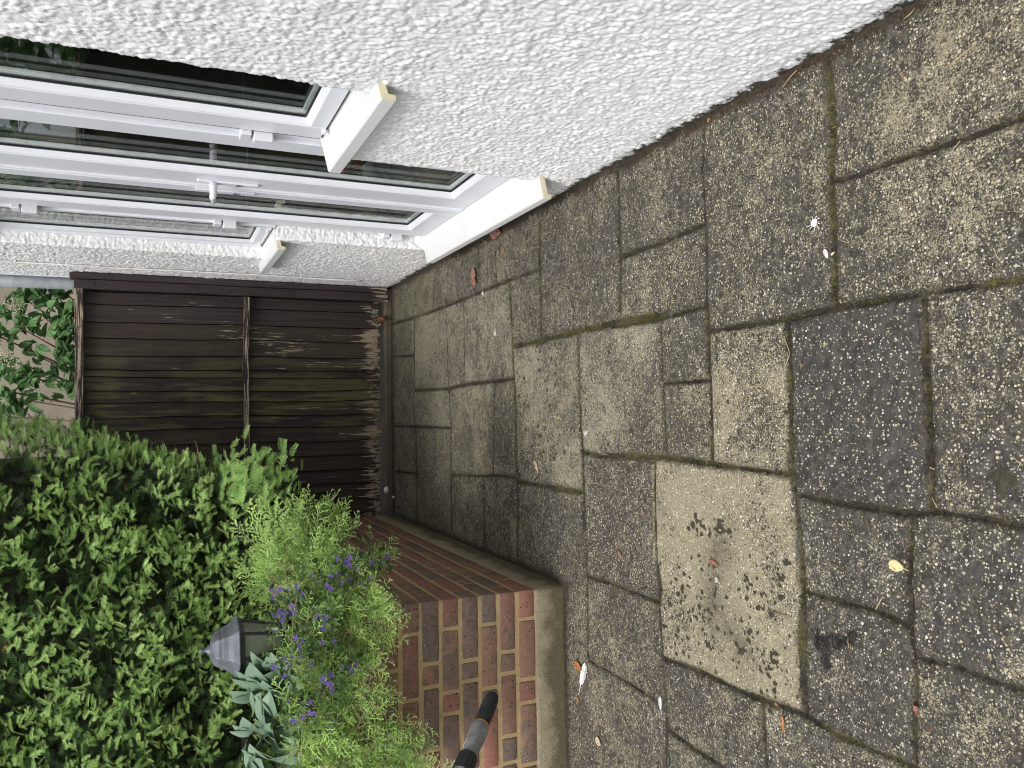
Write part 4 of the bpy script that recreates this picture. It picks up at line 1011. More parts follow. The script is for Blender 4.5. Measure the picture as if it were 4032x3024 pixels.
# ------------------------------------------------------------------ CYPRESSES over the planter
def cypress(root, targets, nb, label, seed, dens=1.0):
    """targets: (x,y,z,spread) clouds the branches reach for"""
    r = np.random.default_rng(seed); t = empty('dwarf_cypress', root, label, 'shrub', 'feathery dwarf cypresses spilling over the planter wall'); bpy.context.view_layer.update()
    Bw = MB(); pos, dr_, upv, sc = [], [], [], []
    rt = np.array(root, float)
    for i in range(nb):
        tg = targets[int(r.integers(len(targets)))]
        end = np.array(tg[:3])+r.normal(0, 1, 3)*np.array([tg[3], tg[3]*.6, tg[3]])
        st = rt+r.normal(0, .05, 3)*np.array([1.6, 1, .4]); v = end-st; L_ = np.linalg.norm(v)
        ctl = st+v*.45+np.array([0, -.02, .10+.08*r.random()])
        pts = [(1-s_)**2*st+2*s_*(1-s_)*ctl+s_*s_*end for s_ in np.linspace(0, 1, 9)]
        pts = [p+r.normal(0, .006, 3) for p in pts]
        Bw.tube(pts, list(np.linspace(.0032, .0010, 9)), 5)
        P_ = np.array(pts)
        ns = int((3+L_*11)*dens)
        for s_ in np.clip(.22+.80*r.random(ns)**.8, 0, .999):
            f = s_*8; i0 = int(f); p = P_[i0]*(1-(f-i0))+P_[min(i0+1, 8)]*(f-i0); d = P_[min(i0+1, 8)]-P_[i0]; d = d/np.linalg.norm(d)
            d2 = d+r.normal(0, .48, 3)+np.array([.12, -.22, -.02]); pos.append(p); dr_.append(d2)
            upv.append(np.array([0, -.5, .8])+r.normal(0, .45, 3)); sc.append((.080+.070*r.random())*(1.1-.3*s_))
        pos.append(P_[-1]); dr_.append(d+r.normal(0, .15, 3)); upv.append(np.array([0, -.5, .8])+r.normal(0, .3, 3)); sc.append(.09+.03*r.random())
    pos = np.array(pos); ok = ~((pos[:, 0] < PX+.012) & (pos[:, 1] > PY-.012) & (pos[:, 2] < PH+NR*CO+.01))
    pos = pos[ok]; dr_ = np.array(dr_)[ok]; upv = np.array(upv)[ok]; sc = np.array(sc)[ok]
    tb = np.clip((pos[:, 2]-.75)*.4, -.25, .2)+r.choice([-.35, -.1, .05, .2], len(pos))
    scatter('foliage', CT, pos, dr_, upv, sc, M['cyp'], t, .22, tb)
    o = hp(Bw, 'branches', M['bark2'], parent=t)
    return t
def T(mx, my, y, s_): 
    p = plane_pt(zM(mx, my), 1, y); return (p[0], p[1], p[2], s_)
cypress((-.80, 3.02, .76), [T(585, 1150, 2.95, .035), T(590, 1200, 2.85, .04), T(650, 1140, 2.9, .035), T(700, 1140, 2.9, .03), T(640, 1215, 2.75, .045), T(690, 1195, 2.72, .045), T(725, 1175, 2.78, .035), T(585, 1250, 2.9, .035), T(680, 1260, 2.68, .045), T(640, 1180, 2.8, .045), T(760, 1250, 2.66, .03), T(800, 1290, 2.60, .02), T(815, 1215, 2.72, .015)], 78, 'farther dwarf cypress, its light green sprays reaching towards the fence', 3, 1.0)
cypress((-1.02, 2.98, .76), [T(680, 1330, 2.66, .045), T(740, 1350, 2.62, .04), T(800, 1350, 2.6, .03), T(640, 1420, 2.72, .03), T(710, 1440, 2.6, .045), T(790, 1430, 2.58, .035), T(820, 1400, 2.58, .02), T(690, 1390, 2.6, .045)], 42, 'middle dwarf cypress in front of the lantern, mixed with violet flowers', 4, .9)
cypress((-1.32, 2.98, .76), [T(660, 1540, 2.6, .045), T(730, 1530, 2.58, .045), T(790, 1540, 2.56, .04), T(700, 1620, 2.6, .055), T(780, 1610, 2.56, .045), T(840, 1600, 2.55, .03), T(640, 1640, 2.66, .05), T(870, 1640, 2.55, .03), T(830, 1680, 2.55, .045), T(890, 1700, 2.55, .04), T(740, 1720, 2.6, .06)], 74, 'nearer dwarf cypress hanging low over the brick face by the hose lance', 5, 1.0)

# bare twiggy stems between the cypresses
b = MB(); r = np.random.default_rng(9)
tw = empty('bare_twigs', (-.86, 2.95, .76), 'pale leafless curling twigs rising between lantern and farther cypress', 'twigs'); bpy.context.view_layer.update()
for i in range(26):
    p = np.array([-.86, 2.95, .76])+r.normal(0, .035, 3); e = np.array(T(575+60*r.random(), 1225+90*r.random(), 2.86, 0)[:3])
    cm = (p+e)/2+r.normal(0, .05, 3); P_ = [(1-s_)**2*p+2*s_*(1-s_)*cm+s_*s_*e+r.normal(0, .005, 3) for s_ in np.linspace(0, 1, 9)]
    b.tube(P_, list(np.linspace(.0028, .0012, 9)), 5)
hp(b, 'stems', M['bark2'], parent=tw)

# ------------------------------------------------------------------ trailing bellflowers
bell = empty('trailing_bellflower', (-.95, 2.85, .755), 'trailing bellflower with violet star flowers among the cypress sprays', 'plant'); bpy.context.view_layer.update()
fm, ff = [], []
fl_mesh = None
def flower_mesh():
    vs, fs, ts = [(0, 0, -.15)], [], [0.2]
    for k in range(5):
        a = 2*math.pi*k/5; c_ = lambda r_, an, z_: (r_*math.cos(an), r_*math.sin(an), z_)
        b_ = len(vs); vs += [c_(.32, a-.55, .06), c_(.62, a-.34, .14), c_(1.0, a, .10), c_(.62, a+.34, .14), c_(.32, a+.55, .06)]; ts += [.5, .8, 1, .8, .5]
        fs += [(0, b_, b_+1), (0, b_+1, b_+2), (0, b_+2, b_+3), (0, b_+3, b_+4)]
    vs = [(x*.012, y*.012, z*.012) for x, y, z in vs]
    me = np_mesh('flower', vs, np.array(fs), False); attr(me, 'tone', ts); me.materials.append(M['petal']); return me
fme = flower_mesh(); fpos = []
spots = [(840, 1207, 2.66), (835, 1200, 2.66), (828, 1212, 2.67), (765, 1235, 2.64), (800, 1247, 2.62), (780, 1262, 2.6), (770, 1438, 2.56), (762, 1450, 2.56), (758, 1444, 2.57)]
for k in range(80):
    cx0, cy0, yy = [(600, 1310, 2.8), (640, 1285, 2.7), (655, 1400, 2.62), (715, 1455, 2.58), (625, 1450, 2.7), (690, 1350, 2.62), (620, 1340, 2.76), (770, 1215, 2.68), (720, 1240, 2.62), (665, 1530, 2.6)][k % 10]
    spots.append((cx0+r.normal(0, 16), cy0+r.normal(0, 18), yy-.06+r.normal(0, .02)))
for (mx, my, yy) in spots:
    p = plane_pt(zM(mx, my), 1, yy); fpos.append(p)
    o = bpy.data.objects.new('flower', fme); C.objects.link(o); o.parent = bell; o.matrix_parent_inverse = bell.matrix_world.inverted()
    nrm = Vector((r.normal(.15, .4), -1+r.normal(0, .3), r.normal(.35, .4))); o.rotation_euler = nrm.to_track_quat('Z', 'Y').to_euler(); o.location = tuple(p); s_ = .75+.45*r.random(); o.scale = (s_, s_, s_)
n = 520; ci = r.integers(0, len(fpos), n); lp = np.array(fpos)[ci]+r.normal(0, .028, (n, 3))+np.array([0, .02, -.01])
scatter('leaves', [leaf_temp(s_, .8, 1, 4) for s_ in range(4)], lp, r.normal(0, .6, (n, 3))+np.array([.1, -.5, .1]), r.normal(0, .5, (n, 3))+np.array([0, -.4, 1]), .014+.012*r.random(n), M['bell'], bell)
b = MB()
for p in fpos: 
    q = np.array([min(-.72, p[0]-.05), 2.86, .76]); m_ = (p+q)/2+np.array([0, -.02, .03]); b.tube([q, m_, p-np.array([0, -.004, 0])], [.0012, .001, .0008], 4)
hp(b, 'stems', mat_simple('green stem', (.10, .14, .05), .7), parent=bell)

# ------------------------------------------------------------------ hellebore behind
def herb(root, leaves, label, seed):
    r = np.random.default_rng(seed); t = empty('leafy_perennial', root, label, 'plant', 'blue green perennials behind the cypress'); bpy.context.view_layer.update()
    b = MB(); pos, d, u, sc = [], [], [], []
    for (mx, my, yy, s_) in leaves:
        p = plane_pt(zM(mx, my), 1, yy); pos.append(p); c0 = np.array([root[0], root[1], root[2]])
        v = p-c0; d.append(np.array([v[0]*1.0, -.25, .45*v[2]])/(np.linalg.norm(v)+.01)+r.normal(0, .3, 3)); u.append(np.array([.2, -.75, .65])+r.normal(0, .25, 3)); sc.append(s_*(1.1+.4*r.random()))
        m_ = (p+c0)/2+np.array([0, 0, .03]); b.tube([c0, m_, p], [.004, .0032, .0025], 6)
    scatter('leaves', [leaf_temp(s_, .62, 5, 7, .25, .08) for s_ in range(4)], np.array(pos), np.array(d), np.array(u), np.array(sc), M['helle'], t, .25)
    hp(b, 'stems', mat_simple('pale green stem', (.16, .22, .10), .6), parent=t)
herb((-1.12, 3.10, .80), [(560, 1455, 2.98, .085), (575, 1480, 2.93, .10), (600, 1450, 2.9, .09), (548, 1500, 3.0, .08), (610, 1490, 2.88, .08), (590, 1520, 2.95, .075), (566, 1436, 3.0, .07), (620, 1465, 2.86, .07)], 'blue green palm-leaved perennial close beside the lantern', 1)
herb((-1.38, 3.08, .80), [(565, 1545, 2.95, .10), (590, 1560, 2.9, .095), (550, 1580, 3.0, .08), (600, 1600, 2.88, .09), (560, 1620, 2.93, .09), (585, 1640, 2.88, .10), (535, 1610, 3.02, .07), (615, 1630, 2.84, .08), (570, 1680, 2.9, .1), (600, 1700, 2.9, .1)], 'blue green palm-leaved perennial in the corner away from the lantern', 2)

# ------------------------------------------------------------------ elder beyond the fence
elder = empty('elder_bush', (-.1, 6.0, 0), 'elder bush with broad leaves and cream blossom showing above the fence', 'bush'); bpy.context.view_layer.update()
r = np.random.default_rng(12); pos, d, u, sc = [], [], [], []; b = MB()
clusters = [(60, 650, .10), (130, 620, .06), (30, 700, .10), (100, 690, .10), (150, 690, .05), (60, 760, .10), (130, 740, .06), (20, 800, .10), (85, 810, .09), (150, 790, .05), (30, 860, .09), (160, 850, .06), (-60, 700, .2), (-60, 830, .2), (10, 900, .1), (105, 640, .06), (-30, 760, .1)]
for mx, my, sp in clusters:
    for k in range(15 if sp < .15 else 22):
        q = zM(mx, my); p = plane_pt(q, 1, 5.75+.3*r.random())+r.normal(0, sp*.75, 3)*np.array([1, .6, 1])
        dd_ = r.normal(0, .5, 3)+np.array([.5, -.5, .0])
        for a in (-1, 0, 1, 0):
            pos.append(p+a*.01); d.append(dd_+a*.7*np.cross(dd_, [0, 0, 1.])+r.normal(0, .12, 3)); u.append(np.array([.1, -.7, .7])+r.normal(0, .3, 3)); sc.append(.065+.04*r.random())
    p = plane_pt(zM(mx, my), 1, 5.9); b.tube([(-.1, 6.0, .9), ((p[0]-.1)/2, 6.0, (p[2]+.9)/2+.1), tuple(p)], [.012, .008, .003], 6)
scatter('foliage', [leaf_temp(s_, .42, 1, 6) for s_ in range(4)], np.array(pos), np.array(d), np.array(u), np.array(sc), M['elder'], elder, .3)
b.tube([(-.1, 6.0, 0), (-.1, 6.0, .95)], [.035, .02], 8); hp(b, 'stems', M['bark'], parent=elder)
for mx, my in ((32, 660), (8, 770)):
    p = plane_pt(zM(mx, my), 1, 5.65); b = MB()
    for k in range(110):
        q = p+np.array([r.normal(0, .025), r.normal(0, .010), r.normal(0, .035)]); s_ = .004
        b.add([q+np.array(v)*s_ for v in ((1, 0, 0), (-1, 0, 0), (0, 1, 0), (0, -1, 0), (0, 0, 1), (0, 0, -1))], [(0, 2, 4), (2, 1, 4), (1, 3, 4), (3, 0, 4), (2, 0, 5), (1, 2, 5), (3, 1, 5), (0, 3, 5)])
    hp(b, 'blossom', M['elderflower'], parent=elder)

# a dark tree further off, mostly met as a reflection in the panes
tree = empty('garden_tree', (-3.0, 8.0, 0), 'dark leafy tree beyond the hedge and fence', 'tree'); bpy.context.view_layer.update()
n = 5200; th = r.random(n)*6.283; ph = np.arccos(1-2*r.random(n)); rr_ = .55+.45*r.random(n)**.5
lob = 1+.25*np.sin(3*th+2*ph)+.15*np.sin(7*th)
pp = np.stack([-3.0+2.3*rr_*lob*np.sin(ph)*np.cos(th), 8.1+1.5*rr_*lob*np.sin(ph)*np.sin(th), 2.9+2.2*rr_*lob*np.cos(ph)], 1)
scatter('crown', [leaf_temp(s_, .5, 1, 3) for s_ in range(4)], pp, r.normal(0, 1, (n, 3)), r.normal(0, .6, (n, 3))+np.array([0, -.4, 1]), .12+.10*r.random(n), M['elder'], tree, .3)
b = MB(); b.tube([(-3, 8, -.02), (-2.95, 8.05, 1.0), (-3.05, 8.1, 2.0), (-3, 8.1, 3.6)], [.16, .13, .11, .04], 12)
for k in range(7):
    a = k*.9; b.tube([(-3, 8.1, 1.7+.2*k), (-3+.7*math.cos(a), 8.1+.5*math.sin(a), 2.2+.25*k), (-3+1.5*math.cos(a), 8.1+1.0*math.sin(a), 2.6+.25*k)], [.06, .04, .015], 8)
hp(b, 'trunk', M['bark'], parent=tree)

# ------------------------------------------------------------------ LANTERN
LX, LY, LZ = -.815, 3.0, .985
lamp = empty('garden_lantern', (LX, LY, .755), 'grey six sided post lantern with domed cap standing in the garden bed', 'lantern'); bpy.context.view_layer.update()
c_ = (LX, LY, LZ); ro = R(12)
b = MB(); b.lathe([(.111, .176), (.112, .180), (.104, .186), (.090, .196), (.078, .212), (.072, .226), (.071, .229), (.067, .231), (.064, .242), (.056, .254), (.040, .264), (.022, .268), (0.0, .269)], 6, ro, False, c_)
b.lathe([(.111, .176), (.09, .172), (0, .172)], 6, ro, False, c_)
hp(b, 'cap', M['lampgrey'], .0025, parent=lamp)
b = MB(); b.lathe([(.019, .266), (.018, .272), (.010, .279), (.007, .287), (.0085, .292), (.009, .298), (.006, .303), (0, .305)], 16, 0, True, c_); hp(b, 'finial', M['lampgrey'], parent=lamp)
b = MB()
for k in range(6):
    a0 = ro+k*math.pi/3; 
    b.tube([(LX+.056*math.cos(a0), LY+.056*math.sin(a0), LZ+.02), (LX+.089*math.cos(a0), LY+.089*math.sin(a0), LZ+.174)], .0065, 6)
b.lathe([(.088, .160), (.094, .160), (.096, .176), (.088, .176), (.088, .160)], 6, ro, False, c_)
b.lathe([(.050, .012), (.062, .012), (.064, .030), (.054, .030), (.050, .012)], 6, ro, False, c_)
hp(b, 'cage', M['lampblack'], .001, parent=lamp)
t = NT('hazy lantern glass'); geo = t.n.new('ShaderNodeBsdfTransparent'); geo.inputs[0].default_value = (.75, .78, .70, 1); df_ = t.bsdf(t.mix(t.noise(30, 4), (.25, .28, .22), (.45, .48, .40)), .25, .6); mx = t.n.new('ShaderNodeMixShader'); mx.inputs[0].default_value = .45; t.l(geo.outputs[0], mx.inputs[1]); t.l(df_, mx.inputs[2]); M['lampglass'] = t.done(mx.outputs[0])
for k in range(6):
    a0, a1 = ro+k*math.pi/3, ro+(k+1)*math.pi/3
    f = lambda r_, a, z: (LX+r_*math.cos(a), LY+r_*math.sin(a), LZ+z)
    b = MB(); b.add([f(.056, a0, .025), f(.056, a1, .025), f(.087, a1, .170), f(.087, a0, .170), f(.0535, a0, .025), f(.0535, a1, .025), f(.0845, a1, .170), f(.0845, a0, .170)], [(0, 1, 2, 3), (7, 6, 5, 4), (0, 4, 5, 1), (3, 2, 6, 7), (1, 5, 6, 2), (0, 3, 7, 4)]); hp(b, 'glass_panel', M['lampglass'], parent=lamp)
b = MB(); b.lathe([(0, .02), (.016, .022), (.016, .06), (.013, .064), (.022, .085), (.024, .10), (.018, .118), (0, .126)], 14, 0, True, c_); hp(b, 'bulb', mat_simple('pale bulb', (.7, .7, .62), .3), parent=lamp)
b = MB(); b.lathe([(0, -.235), (.055, -.235), (.055, -.225), (.03, -.21), (.022, -.20), (.022, -.06), (.035, -.05), (.03, -.03), (.045, 0), (.056, .012), (0, .013)], 20, 0, True, c_); hp(b, 'post', M['lampblack'], parent=lamp)

# ------------------------------------------------------------------ PRESSURE WASHER LANCE
G_ = region(1600, 2500, 2300, 3024, 2212)
p0 = Vector(plane_pt(G_(1078, 755), 1, 2.02)); p1 = Vector(plane_pt(G_(720, 1640), 1, 1.86)); ax_ = (p1-p0).normalized(); L1_ = (p1-p0).length
lance = empty('washer_lance', tuple(p0), 'black and grey pressure washer lance held out in front of the brick planter', 'pressure washer lance')
lance.rotation_euler = ax_.to_track_quat('Z', 'Y').to_euler(); bpy.context.view_layer.update()
def lp(mb, name, mat, bevel=0):
    o = mb.build(name, mat, None, bevel); o.parent = lance; o.scale = (RS, RS, 1) if name not in ('trigger_grip',) else (1, 1, 1); return o
u_ = L1_/100.0; RS = 1.25                                            # the visible length is 100 units
M['blk'] = mat_simple('scuffed black plastic', (.009, .010, .013), .5, var=.4, sc=70); M['gry'] = mat_simple('grey ribbed plastic', (.20, .20, .205), .38, var=.3, sc=60); M['yel'] = mat_simple('orange yellow plastic', (.85, .42, .02), .4)
b = MB(); b.lathe([(0, 1), (3.2*u_, 1*u_), (4.6*u_, 0), (5.4*u_, .4*u_), (5.7*u_, 2*u_), (6.0*u_, 8*u_), (6.6*u_, 20*u_), (6.9*u_, 32*u_), (6.7*u_, 40*u_), (5.8*u_, 41*u_), (5.7*u_, 44*u_)], 28); 
lp(b, 'nozzle', M['blk'])
b = MB()
for k in range(12):
    b.lathe([(5.6*u_, (5+1.7*k)*u_), (6.45*u_+.10*k*u_*.6, (5.2+1.7*k)*u_), (6.45*u_+.06*k*u_, (6.0+1.7*k)*u_), (5.6*u_, (6.2+1.7*k)*u_)], 28)
lp(b, 'grip_rings', M['blk'])
b = MB(); b.lathe([(7.1*u_, 43.5*u_), (7.5*u_, 44*u_), (7.5*u_, 48*u_), (7.1*u_, 48.5*u_)], 28); lp(b, 'ring', M['yel'])
b = MB()
prof2 = [(7.0, 44.5), (8.0, 46), (8.4, 52), (8.3, 60), (7.6, 70), (6.4, 80), (5.2, 87), (4.6, 90)]
n_ = 28; vs = []; fs = []
for r_, z_ in prof2:
    for k in range(n_):
        a = 2*math.pi*k/n_; rr = r_*u_*(1+.035*math.cos(6*a)) if 50 < z_ < 85 else r_*u_
        vs.append((rr*math.cos(a)*1.02, rr*math.sin(a), z_*u_))
for i in range(len(prof2)-1):
    for k in range(n_): fs.append((i*n_+k, i*n_+(k+1) % n_, (i+1)*n_+(k+1) % n_, (i+1)*n_+k))
b.add(vs, fs, True); lp(b, 'collar', M['gry'])
b = MB()
for s_ in (-1, 1):
    for o_ in (.5, 1.0):
        b.tube([(s_*7.6*u_*math.cos(o_*.7), 7.9*u_*math.sin(o_*.7)-(0), 50*u_), (s_*6.6*u_*math.cos(o_*.55), 8.4*u_*math.sin(o_*.6), 64*u_), (s_*3.2*u_, 7.0*u_, 78*u_), (0, 6.0*u_, 84*u_+o_*u_)], .22*u_*2, 6)
lp(b, 'raised_lines', mat_simple('pale grey line', (.45, .45, .40), .5))
b = MB(); b.lathe([(4.4*u_, 84*u_), (7.8*u_, 86*u_), (8.6*u_, 88*u_), (8.8*u_, 102*u_), (8.2*u_, 108*u_), (5*u_, 110*u_)], 12, 0, False); b.tube([(0, 0, 100*u_), (0, 0, 330*u_)], 4.2*u_, 14); b.tube([(0, 0, 330*u_), (0, 0, 420*u_)], [6*u_, 7*u_], 14)
lp(b, 'tube', M['blk'])
b = MB(); b.tube([(0, 0, 420*u_), (0, -12*u_, 455*u_), (0, -60*u_, 480*u_)], [8*u_, 8.5*u_, 7*u_], 14); b.tube([(0, -14*u_, 410*u_), (0, -36*u_, 430*u_)], 2.5*u_, 8); lp(b, 'trigger_grip', M['blk'])

# ------------------------------------------------------------------ MOSS in the joints (stuff)
r = np.random.default_rng(31); mp = []
for pts, hw, mo_ in J:
    if mo_ < .28: continue
    for a, b_ in zip(pts[:-1], pts[1:]):
        L_ = math.dist(a, b_); n = int(L_*260*mo_)
        for k in range(n):
            t = r.random(); x = a[0]+(b_[0]-a[0])*t+r.normal(0, hw*.6); y = a[1]+(b_[1]-a[1])*t+r.normal(0, hw*.6)
            if y < .75 or x > W-.01 or (x < PX+.01 and y > PY-.01) or x < -1.7: continue
            if float(fbm(np.array(x), np.array(y), 7, 2, 13)) > .62-.22*mo_: mp.append((x, y, zground(x, y)+.0005))
mp = np.array(mp); print('moss', len(mp))
def tuft(seed):
    r_ = np.random.default_rng(seed); vs, fs, ts = [], [], []
    for k in range(9):
        a = r_.random()*6.28; d_ = np.array([math.cos(a)*.7, math.sin(a)*.7, .5+.8*r_.random()]); p = np.array([math.cos(a)*.25*r_.random(), math.sin(a)*.25*r_.random(), 0.])
        strip(vs, fs, ts, p, p+d_*.8, .34, .12, .1, .9, np.array([math.sin(a), -math.cos(a), .3]))
    return np.array(vs), np.array(fs), np.array(ts)
n = len(mp)
o = scatter('moss', [tuft(k) for k in range(5)], mp, np.tile([0, 1., 0], (n, 1)), np.tile([0, 0, 1.], (n, 1)), .0025+.0030*r.random(n), M['moss'], None, .35); tag(o, 'olive green moss growing in the paving joints', 'moss', kind='stuff')
# crumbs, needles and dead bits along the walls and in the joints (stuff)
cp = []
for k in range(6500):
    c0 = r.random()
    if c0 < .48: p = (W-.008-abs(r.normal(0, .013)), .9+4.2*r.random())
    elif c0 < .60: p = (PX+.006+abs(r.normal(0, .014)), PY+2.4*r.random())
    elif c0 < .70: p = (PX-1.2*r.random(), PY-.006-abs(r.normal(0, .018)))
    elif c0 < .80: p = (-.65+1.45*r.random(), FY-.02-abs(r.normal(0, .03)))
    else:
        pts = J[int(r.integers(0, 50))][0]; i = int(r.integers(0, len(pts)-1)); t = r.random(); p = (pts[i][0]*(1-t)+pts[i+1][0]*t+r.normal(0, .012), pts[i][1]*(1-t)+pts[i+1][1]*t+r.normal(0, .012))
    if p[0] > W-.008 or (p[0] < PX+.008 and p[1] > PY-.008) or p[0] < -1.7 or p[1] < .75: continue
    cp.append((p[0], p[1], zground(*p)+.0015))
cp = np.array(cp); n = len(cp)
def crumb(seed):
    r_ = np.random.default_rng(seed); vs, fs, ts = [], [], []
    for k in range(3): 
        p = r_.normal(0, .4, 3)*np.array([1, 1, .2])+np.array([0, 0, .1]); q = p+np.array([r_.normal(0, 1), r_.normal(0, 1), abs(r_.normal(0, .3))])
        strip(vs, fs, ts, p, q, .5, .25, 0, 1, np.array([.2, .1, 1.]))
    return np.array(vs), np.array(fs), np.array(ts)
o = scatter('plant_debris', [crumb(k) for k in range(8)], cp, np.concatenate([r.normal(0, 1, (n, 2)), np.zeros((n, 1))], 1), np.tile([0, 0, 1.], (n, 1)), .0025+.004*r.random(n)**2, M['debris'], None); tag(o, 'brown crumbs of dead leaf along the walls and joints', 'debris', kind='stuff')
sp_ = np.stack([-1.2+2*r.random(420), .9+3.8*r.random(420), np.zeros(420)], 1); sp_ = sp_[(sp_[:, 0] > PX+.03) | (sp_[:, 1] < PY-.03)]
sp_[:, 2] = [zground(a, b_)+.0022 for a, b_ in sp_[:, :2]]; n = len(sp_)
o = scatter('fallen_needles', [(np.array([(-.04, -.5, 0), (.04, -.5, 0), (.05, .1, .06), (-.03, .1, .06), (.02, .5, 0), (-.02, .5, 0)]), np.array([(0, 1, 2, 3), (3, 2, 4, 5)]), np.array([0, 0, 1, 1, .5, .5]))], sp_, np.concatenate([r.normal(0, 1, (n, 2)), np.zeros((n, 1))], 1), np.tile([0, 0, 1.], (n, 1)), .010+.018*r.random(n)**2, M['straw'], None); tag(o, 'straw coloured fallen needles scattered over the slabs', 'needles', kind='stuff')

# ------------------------------------------------------------------ single fallen things
def fallen_leaf(name, q, q2, wd, col, label, cat='leaf', curl=.25, group=None, stalk=True):
    """leaf lying from picture point q to q2"""
    a, b_ = gp(q), gp(q2); L_ = math.dist(a, b_); n = 10; vs, fs = [], []
    for i in range(n+1):
        t = i/n; w_ = wd*.5*math.sin(math.pi*t**.8)**.85*L_+.0003
        for s_ in (-1, -.5, 0, .5, 1): vs.append((s_*w_, t*L_, .003+curl*L_*(s_*s_*.35*wd+.28*(t-.5)**2)))
    for i in range(n):
        for c in range(4): fs.append((i*5+c, i*5+c+1, (i+1)*5+c+1, (i+1)*5+c))
    m_ = MB(); m_.add(vs, fs, True)
    if stalk: m_.tube([(0, L_*.98, .004), (L_*.02, L_*1.12, .003), (L_*.05, L_*1.28, .0025)], [.0010, .0008, .0006], 5)
    t = NT(name+' skin'); nn = t.noise(180, 4); nb2 = t.noise(60, 3)
    c = t.mix(t.step(nn, .35, .7), col, tuple(k*.65 for k in col)); c = t.mix(t.math('MULTIPLY', t.step(nb2, .60, .66), .7), c, (col[0]*.45, col[1]*.28, col[2]*.3))
    o = m_.build(name, t.done(t.bsdf(c, .6, .35)), None)
    s2 = o.modifiers.new('thick', 'SOLIDIFY'); s2.thickness = .0005
    o.location = (a[0], a[1], zground(*a)+.0008); o.rotation_euler = (0, 0, math.atan2(-(b_[0]-a[0]), b_[1]-a[1]))
    return tag(o, label, cat, group)
YEL = (.80, .68, .36); BRN = (.34, .15, .10); ORG = (.42, .19, .07); BEI = (.66, .52, .36); PNK = (.36, .18, .15)
fallen_leaf('fallen_leaf', zN(1565, 505), zN(1640, 530), .62, YEL, 'pale yellow oval leaf with two brown spots lying on the dark slab', curl=.1)
fallen_leaf('fallen_leaf', zN(1682, 1178), zN(1770, 1305), .34, BRN, 'large curled red-brown pointed leaf on the speckled slab', curl=.7)
fallen_leaf('fallen_leaf', zN(1075, 1225), zN(1080, 1305), .30, ORG, 'small orange curled leaf beside a mossy joint', curl=.8)
fallen_leaf('fallen_leaf', zN(82, 975), zN(120, 1012), .5, ORG, 'rusty orange leaf against the planter foot next to the feather', curl=.4)
fallen_leaf('fallen_leaf', zN(88, 1140), zN(100, 1166), .7, ORG, 'tiny orange leaf just below the white feather', curl=.3, stalk=False)
fallen_leaf('fallen_leaf', zN(180, 1335), zN(205, 1370), .75, BEI, 'squarish beige leaf scrap near the planter foot', curl=.3, stalk=False)
fallen_leaf('fallen_leaf', zN(285, 448), zN(305, 485), .45, PNK, 'dull pink leaf on the grey speckled slab, longer of two', curl=.3, stalk=False)
fallen_leaf('fallen_leaf', zN(395, 253), zN(408, 270), .8, PNK, 'small round pinkish leaf at the edge of the grey speckled slab', curl=.2, stalk=False)
fallen_leaf('fallen_leaf', zN(725, 490), zN(770, 515), .3, BRN, 'narrow brown leaf on the large tan slab', curl=.4)
fallen_leaf('fallen_leaf', zN(1018, 1170), zN(1042, 1195), .5, ORG, 'small orange leaf on the long diagonal joint', curl=.4, stalk=False)
fallen_leaf('fallen_leaf', zP(765, 275), zP(790, 310), .7, PNK, 'curled mauve-brown leaf on the small slabs near the wall, upper of a pair', curl=.6, stalk=False)
fallen_leaf('fallen_leaf', zP(765, 330), zP(795, 365), .6, BRN, 'crumpled brown leaf on the small slabs near the wall, lower of a pair', curl=.6, stalk=False)
fallen_leaf('fallen_leaf', zP(900, 12), zP(965, 30), .6, PNK, 'dry grey-brown leaf lodged under the far end of the door sill', curl=.7)
fallen_leaf('fallen_leaf', zP(1135, 290), zP(1150, 330), .6, PNK, 'flat mauve leaf in the corner of a slab below the mossy row', curl=.2, stalk=False)
fallen_leaf('fallen_leaf', zP(960, 135), zP(975, 158), .7, ORG, 'little orange leaf near the door sill', curl=.3, stalk=False)
fallen_leaf('fallen_leaf', zP(1180, 1515), zP(1205, 1590), .38, BEI, 'long cream curled leaf on the speckled slab in the middle', curl=.5, stalk=False)
fallen_leaf('fallen_leaf', zF(528, 650), zF(545, 632), .8, ORG, 'brick red leaf scrap touching the white wall', curl=.3, stalk=False)
fallen_leaf('fallen_leaf', zU(735, 345), zU(740, 325), .5, ORG, 'thin orange scrap in the middle of the tan slab', curl=.2, stalk=False)
fallen_leaf('fallen_leaf', zN(490, 1440), zN(500, 1465), .6, PNK, 'small pink-brown leaf at the bottom joint beneath the planter', curl=.3, stalk=False)
fallen_leaf('fallen_leaf', zF(1150, 1330), zF(1172, 1380), .45, (.8, .77, .68), 'white chip-like petal beside the long mossy joint', 'petal', .1, stalk=False)
fallen_leaf('fallen_leaf', zF(1182, 1362), zF(1202, 1345), .45, (.8, .70, .5), 'cream petal lying in the long mossy joint', 'petal', .1, stalk=False)
fallen_leaf('fallen_leaf', zF(1262, 435), zF(1250, 450), .5, (.62, .55, .35), 'tiny straw coloured scrap near the wall end of the long joint', 'petal', .1, stalk=False)
